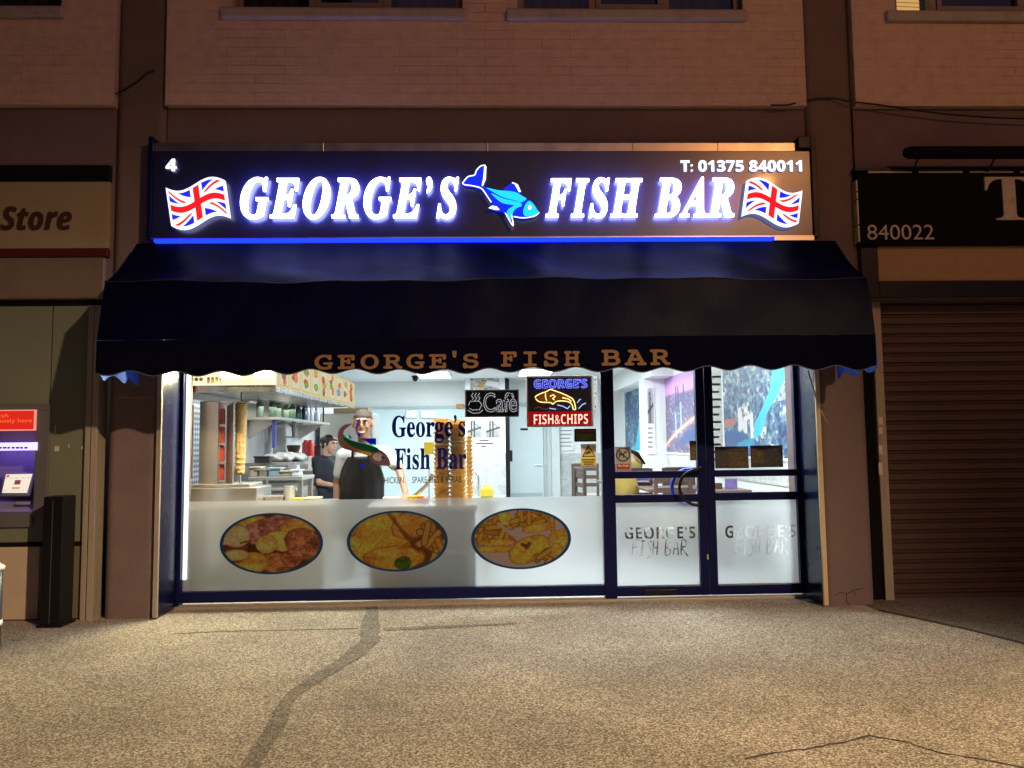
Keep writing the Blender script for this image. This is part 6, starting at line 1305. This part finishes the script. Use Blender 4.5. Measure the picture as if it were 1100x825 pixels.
# ================================================================ STREET LAMP behind the camera: its light is what falls on wall and pavement
lp = thing('street_lamp', 'grey street lamp on a tall post across the pavement, its warm light on the shop', 'street lamp', (LAMP.x + .9, LAMP.y - .4, G))
m = MB(); m.lathe(LAMP.x + .9, LAMP.y - .4, [(.09, G), (.09, 1.3), (.055, 1.35), (.045, LAMP.z + .15)], 16); obj('post', m, M['alu'], lp, smooth=True)
m = MB(); m.tube([(LAMP.x + .9, LAMP.y - .4, LAMP.z + .12), (LAMP.x + .5, LAMP.y - .22, LAMP.z + .2), (LAMP.x, LAMP.y, LAMP.z + .16)], .03, 8); obj('arm', m, M['alu'], lp, smooth=True)
m = MB(); m.ell((LAMP.x, LAMP.y, LAMP.z + .13), (.2, .34, .07), 20, 10); obj('lamp_head', m, M['alu'], lp, smooth=True)
m = MB(); m.ell((LAMP.x, LAMP.y, LAMP.z + .075), (.13, .22, .035), 16, 8); obj('lens', m, emit('warm_lens', (1, .6, .28), 30), lp)
ld = bpy.data.lights.new('lamp_light', 'SPOT'); ld.energy = 9300; ld.color = (1, .72, .43); ld.spot_size = rad(68); ld.spot_blend = 1.0; ld.shadow_soft_size = .12
o = bpy.data.objects.new('lamp_light', ld); C.objects.link(o); o.parent = lp; o.location = LAMP - lp.location
o.rotation_euler = (Vector((.2, -4.4, 0)) - LAMP).to_track_quat('-Z', 'Y').to_euler()

ld = bpy.data.lights.new('stray_light', 'POINT'); ld.energy = 700; ld.color = (1, .41, .12); ld.shadow_soft_size = .15
o = bpy.data.objects.new('stray_light', ld); C.objects.link(o); o.parent = lp; o.location = LAMP - lp.location
# ================================================================ PEOPLE: one continuous body each (overlapping volumes fused by a voxel remesh), clothes and hair as children
def fused(name, mb, mat, parent, vox, smooth_it=6, shrink=None):
    o = obj(name, mb, mat, parent, smooth=True)
    r = o.modifiers.new('fuse', 'REMESH'); r.mode = 'VOXEL'; r.voxel_size = vox; r.use_smooth_shade = True
    s = o.modifiers.new('soften', 'SMOOTH'); s.factor = .5; s.iterations = smooth_it
    return o
def hand(m, wrist, palm_dir, finger_dir, side, s=1.0):
    """palm, four bent fingers of unequal length and a thumb from the side of the palm"""
    w = Vector(wrist); f = Vector(finger_dir).normalized(); n = Vector(palm_dir).normalized(); a = f.cross(n).normalized() * side
    kn = w + f * .085 * s
    for k, (o_, l) in enumerate(((-.030, .066), (-.010, .076), (.011, .071), (.030, .056))):
        b = kn + a * o_ * s; m.cap(w + a * o_ * .5 * s, b, .019 * s, .0125 * s, 10); mid = b + f * l * .5 * s + n * .006 * s; tip = mid + f * l * .42 * s + n * .02 * s
        m.cap(b, mid, .0105 * s, .009 * s, 8); m.cap(mid, tip, .009 * s, .0075 * s, 8)
    t0 = w + f * .022 * s - a * .026 * s; t1 = t0 + f * .035 * s - a * .034 * s; m.cap(t0, t1, .015 * s, .011 * s, 8); m.cap(t1, t1 + f * .033 * s - a * .004 * s + n * .008 * s, .0105 * s, .008 * s, 8)
def head(m, c, h, fwd, tilt=0):
    """c: head centre, h: crown to chin; volumes laid out facing -Y then turned by fwd (radians about Z)"""
    M3 = Matrix.Rotation(fwd, 3, 'Z') @ Matrix.Rotation(tilt, 3, 'X'); c = Vector(c); k = h / .24
    def e(p, r): m.ell(c + M3 @ (Vector(p) * k), [q * k for q in r], 18, 12, rot=M3)
    e((0, .012, .028), (.076, .094, .092)); e((0, -.022, -.035), (.060, .066, .080)); e((0, -.055, -.098), (.028, .024, .022)); e((0, -.078, .040), (.055, .018, .014))
    e((0, -.098, -.012), (.0125, .017, .024)); e((0, -.090, .014), (.009, .014, .028)); e((.036, -.062, -.022), (.026, .022, .022)); e((-.036, -.062, -.022), (.026, .022, .022))
    e((0, -.079, -.058), (.028, .013, .008)); e((0, -.076, -.070), (.022, .013, .009)); e((.078, .008, -.004), (.010, .020, .032)); e((-.078, .008, -.004), (.010, .020, .032))
    return lambda p: c + M3 @ (Vector(p) * k), M3, k
def face_bits(root, L_, M3, k, brow, lip, eye_open=True):
    for s in (-1, 1):
        m = MB(); m.ell(L_((s * .031, -.0835, .016)), (.0125 * k, .008 * k, .0075 * k), 12, 8, rot=M3); ey_ = obj('eye', m, mk('eye_white', (.75, .72, .68), .2), root, smooth=True)
        m = MB(); m.ell(L_((s * .031, -.0895, .016)), (.006 * k, .004 * k, .0066 * k), 10, 6, rot=M3); obj('iris', m, mk('iris', (.03, .015, .01), .2), ey_, smooth=True)
        m = MB(); m.tube([L_((s * .012, -.094, .034)), L_((s * .03, -.097, .040)), L_((s * .05, -.083, .033))], [.0035 * k, .0045 * k, .0025 * k], 6); obj('eyebrow', m, brow, root, smooth=True)
    m = MB(); m.tube([L_((-.026, -.082, -.057)), L_((-.012, -.0925, -.064)), L_((0, -.095, -.066)), L_((.012, -.0925, -.064)), L_((.026, -.082, -.057))], [.003 * k, .0055 * k, .006 * k, .0055 * k, .003 * k], 6); obj('mouth', m, lip, root, smooth=True)
skin = mk('skin', (.42, .20, .11), .5, var=.1, scale=9); skin_w = mk('pale_skin', (.62, .36, .26), .5, var=.06, scale=9)

# ---- man behind the serving counter, leaning on his straight left arm, looking out
mx, my = P(392, 500, 1.0).x, 1.02
mz = lambda py, Y=1.0: P(392, py, Y).z
man = thing('person', 'man in white T-shirt and black apron leaning on the serving counter, smiling outward', 'person', (mx, my, F0))
zsh = mz(484); hc = Vector((P(389.5, 456, .93).x, .93, (mz(440, .9) + mz(471, .9)) / 2)); hh = mz(440, .9) - mz(471, .9)
b = MB(); Lm, Mm, km = head(b, hc, hh, rad(4), rad(4))
sL = Vector((P(413, 484, .98).x, .98, zsh - .02)); sR = Vector((P(369, 487, 1.04).x, 1.04, zsh - .045)); nk = Vector((mx - .005, .99, zsh + .02))
pel = Vector((mx - .06, 1.16, .93)); ch = Vector((mx - .015, 1.02, zsh - .16))
b.cap(nk + Vector((0, .02, -.02)), hc + Vector((0, .03, -.05)), .062, .056); b.ell(ch, (.17, .115, .19)); b.ell((ch + pel) / 2, (.155, .115, .2)); b.ell(pel, (.165, .125, .14)); b.cap(sL, sR, .062, .062)
eL = Vector((P(429, 506, .84).x, .84, mz(504, .84))); wl = Vector((P(436, 527, .60).x, .60, cz + .075)); eR = Vector((P(362.5, 512, 1.08).x, 1.08, zsh - .31)); wr = Vector((P(361, 535, 1.0).x, 1.0, zsh - .55))
b.cap(sL, eL, .055, .043); b.cap(eL, wl, .042, .029); b.cap(sR, eR, .055, .043); b.cap(eR, wr, .041, .029)
hand(b, wl + Vector((0, -.005, -.015)), (0, -.15, -1), (.2, -1, -.32), 1, 1.02); hand(b, wr, (1, 0, 0), (.05, -.1, -1), -1, 1.02)
for s in (-1, 1):
    hp = pel + Vector((s * .085, 0, -.05)); kn = Vector((pel.x + s * .1, pel.y - .02, .5)); an = Vector((pel.x + s * .11, pel.y + .06, F0 + .09)); b.cap(hp, kn, .085, .057); b.cap(kn, an, .056, .04); b.cap(an + Vector((0, .02, -.045)), an + Vector((s * .02, -.16, -.055)), .045, .036)
fused('body', b, skin, man, .0085)
face_bits(man, Lm, Mm, km, mk('grey_brown_brow', (.07, .045, .03), .7), mk('smile_teeth', (.62, .45, .38), .4))
hr = MB(); hr.ell(Lm((0, .016, .040)), (.0805 * km, .101 * km, .086 * km), 20, 14, rot=Mm); hr.v = [v for v in hr.v]
inv = Mm.transposed()
def clip(v, c=hc, M_=inv, k=km):
    q = M_ @ (Vector(v) - c) / k
    lim = .05 + .1 * max(0, -q.y - .0) if q.y < .01 else -.03 - .25 * max(0, q.y - .01)
    if q.z < lim:
        q.x *= .86; q.y = q.y * .86 + .004; q.z = max(q.z, -.07) if q.z < 0 else q.z
    return tuple(c + Mm @ (q * k))
hr.v = [clip(v) for v in hr.v]
obj('hair', hr, mk('cropped_greying_hair', (.075, .05, .035), .8, var=.5, scale=60, bump=.6, bscale=120), man, smooth=True)
m = MB(); m.ell(Lm((0, -.052, -.088)), (.050 * km, .040 * km, .030 * km), 16, 10, rot=Mm); m.v = [v for v in m.v]
sh_ = MB(); sh_.ell(ch, (.183, .128, .2)); sh_.ell((ch + pel) / 2, (.17, .13, .21)); sh_.ell(pel + Vector((0, 0, .02)), (.178, .138, .13)); sh_.cap(sL, sR, .073, .073); sh_.cap(nk + Vector((0, .01, -.05)), nk + Vector((0, .012, .0)), .085, .07)
sh_.cap(sL, sL.lerp(eL, .74), .072, .064); sh_.cap(sR, sR.lerp(eR, .66), .072, .062)
fused('t_shirt', sh_, mk('white_cotton', (.80, .76, .70), .85, bump=.3, bscale=14), man, .012)
tr = MB(); tr.ell(pel, (.176, .137, .13))
for s in (-1, 1):
    hp = pel + Vector((s * .085, 0, -.05)); kn = Vector((pel.x + s * .1, pel.y - .02, .5)); an = Vector((pel.x + s * .11, pel.y + .06, F0 + .1)); tr.cap(hp, kn, .097, .07); tr.cap(kn, an, .069, .056)
fused('trousers', tr, mk('dark_trousers', (.02, .02, .024), .8), man, .014)
so2 = MB()
for s in (-1, 1): an = Vector((pel.x + s * .11, pel.y + .06, F0 + .09)); so2.cap(an + Vector((0, .03, -.04)), an + Vector((s * .02, -.17, -.05)), .05, .042)
fused('shoes', so2, M['black'], man, .01)
# apron: a sheet wrapped round the front of the body
ap = MB(); na, nz_ = 26, 26; ztop = zsh - .055; zbot = .48
for j in range(nz_ + 1):
    z = ztop + (zbot - ztop) * j / nz_; t = j / nz_
    cx_ = ch.x + (pel.x - ch.x) * min(1, t * 1.6); cyy = ch.y + (pel.y - ch.y) * min(1, t * 1.6); wv = (.42 + .58 * min(1, t / .30)) * 1.5; rx = .212 + .012 * t; ry = .186 - .012 * t
    for i in range(na + 1):
        a = (i / na * 2 - 1) * wv; f = 1 + .03 * math.sin(i * 1.3 + 1.5 * math.sin(t * 5)) * min(1, t * 2.2); ap.v.append((cx_ + rx * math.sin(a) * f, cyy - ry * math.cos(a) * f, z))
for j in range(nz_):
    for i in range(na): q = j * (na + 1) + i; ap.f.append([q, q + 1, q + na + 2, q + na + 1]); ap.m.append(0)
apo = obj('apron', ap, mk('black_apron', (.022, .020, .020), .75, var=.3, scale=9), man, smooth=True); sd_ = apo.modifiers.new('thickness', 'SOLIDIFY'); sd_.thickness = .006
for s in (-1, 1):
    m = MB(); xs_ = ch.x + s * .075; m.tube([(xs_, ch.y - .185, ztop - .01), (xs_ + s * .005, ch.y - .125, zsh + .035), (ch.x + s * .075, ch.y - .04, zsh + .066), (ch.x + s * .06, ch.y + .09, zsh + .06)], .012, 8); obj('apron_strap', m, M['black'], man, smooth=True)

# ---- woman farther back, turned to the side, dark hair in a bun
wY = 2.75; wx = P(352, 500, wY).x; wz = lambda py: P(352, py, wY).z
wo = thing('person', 'woman in black T-shirt with dark hair in a bun, side on at the kitchen counter', 'person', (wx, wY, F0))
top, chin = wz(467.5), wz(487); hw = top - chin; c = Vector((P(354.5, 477, wY).x, wY - .02, (top + chin) / 2))
b = MB(); Lw, Mw, kw = head(b, c, hw, rad(62), rad(10))
zs_w = chin - .055; nk = Vector((wx - .03, wY, zs_w + .02)); fw = Vector((math.sin(rad(62)), -math.cos(rad(62)), 0)); sd = Vector((fw.y, -fw.x, 0)); sd = Vector((-fw.y, fw.x, 0))
b.cap(nk + Vector((0, 0, -.02)), c + Vector((-.03, 0, -.05)), .048, .043); s1 = nk + sd * .15 + Vector((0, 0, -.05)); s2 = nk - sd * .15 + Vector((0, 0, -.05)); ch2 = nk + Vector((0, 0, -.2)) + fw * .03; pel2 = Vector((wx - .02, wY, .80))
Rw = Matrix.Rotation(rad(62), 3, 'Z')
b.cap(s1, s2, .052, .052); b.ell(ch2, (.145, .108, .17), rot=Rw); b.ell((ch2 + pel2) / 2, (.13, .105, .18), rot=Rw); b.ell(pel2, (.16, .125, .14), rot=Rw)
for s, sh0 in ((1, s1), (-1, s2)):
    el = sh0 + Vector((0, 0, -.25)) + fw * .03; wr = el + fw * .20 + Vector((0, 0, -.035)) - sd * s * .06; b.cap(sh0, el, .045, .036); b.cap(el, wr, .036, .025); hand(b, wr, (0, 0, -1), fw - sd * s * .4, s, .88)
    hp = pel2 + sd * s * .08 + Vector((0, 0, -.05)); kn = Vector((hp.x, hp.y, .45)); an = Vector((hp.x - fw.x * .03, hp.y, F0 + .085)); b.cap(hp, kn, .078, .05); b.cap(kn, an, .05, .036); b.cap(an + Vector((0, 0, -.045)), an + fw * .15 + Vector((0, 0, -.052)), .04, .033)
fused('body', b, skin_w, wo, .009)
face_bits(wo, Lw, Mw, kw, mk('black_brow', (.02, .014, .012), .7), mk('soft_lip', (.42, .15, .13), .4))
hm = mk('black_hair', (.016, .012, .011), .45, var=.4, scale=40, stretch=(1, 1, .3)); hr = MB(); hr.ell(Lw((0, .022, .034)), (.086 * kw, .098 * kw, .094 * kw), 20, 14, rot=Mw)
iw = Mw.transposed()
def clipw(v):
    q = iw @ (Vector(v) - c) / kw
    lim = .05 if q.y < -.04 else -.06
    if q.z < lim and q.y < .01: q.x *= .84; q.y = q.y * .8 + .01
    return tuple(c + Mw @ (q * kw))
hr.v = [clipw(v) for v in hr.v]; hr.ell(Lw((0, .128, .03)), (.042 * kw, .042 * kw, .042 * kw), 14, 10); hr.ell(Lw((0, .06, -.03)), (.066 * kw, .05 * kw, .06 * kw), 16, 10, rot=Mw); hr.cap(Lw((-.066, -.03, .05)), Lw((-.07, .0, -.02)), .016 * kw, .01 * kw); hr.cap(Lw((.066, -.03, .05)), Lw((.07, .0, -.02)), .016 * kw, .01 * kw); hr.cap(Lw((0, .09, .0)), Lw((0, .115, .0)), .035 * kw, .03 * kw); hr.cap(Lw((-.04, -.066, .078)), Lw((.045, -.06, .07)), .02 * kw, .018 * kw)
fused('hair', hr, hm, wo, .007, 2)
ts = MB(); ts.ell(ch2, (.158, .120, .18), rot=Rw); ts.ell((ch2 + pel2) / 2, (.145, .12, .19), rot=Rw); ts.ell(pel2 + Vector((0, 0, .03)), (.17, .135, .12), rot=Rw); ts.cap(s1, s2, .062, .062); ts.cap(nk + Vector((0, 0, -.05)), nk + Vector((0, 0, -.012)), .07, .058)
for sh0 in (s1, s2): ts.cap(sh0, sh0 + Vector((0, 0, -.17)) + fw * .02, .06, .054)
fused('t_shirt', ts, mk('black_cotton', (.016, .017, .028), .8, var=.3), wo, .012)
tr = MB(); tr.ell(pel2, (.17, .135, .13), rot=Rw)
for s in (1, -1): hp = pel2 + sd * s * .08 + Vector((0, 0, -.05)); kn = Vector((hp.x, hp.y, .45)); an = Vector((hp.x - fw.x * .03, hp.y, F0 + .1)); tr.cap(hp, kn, .09, .063); tr.cap(kn, an, .062, .05)
fused('trousers', tr, mk('navy_trousers', (.014, .018, .035), .8), wo, .014)
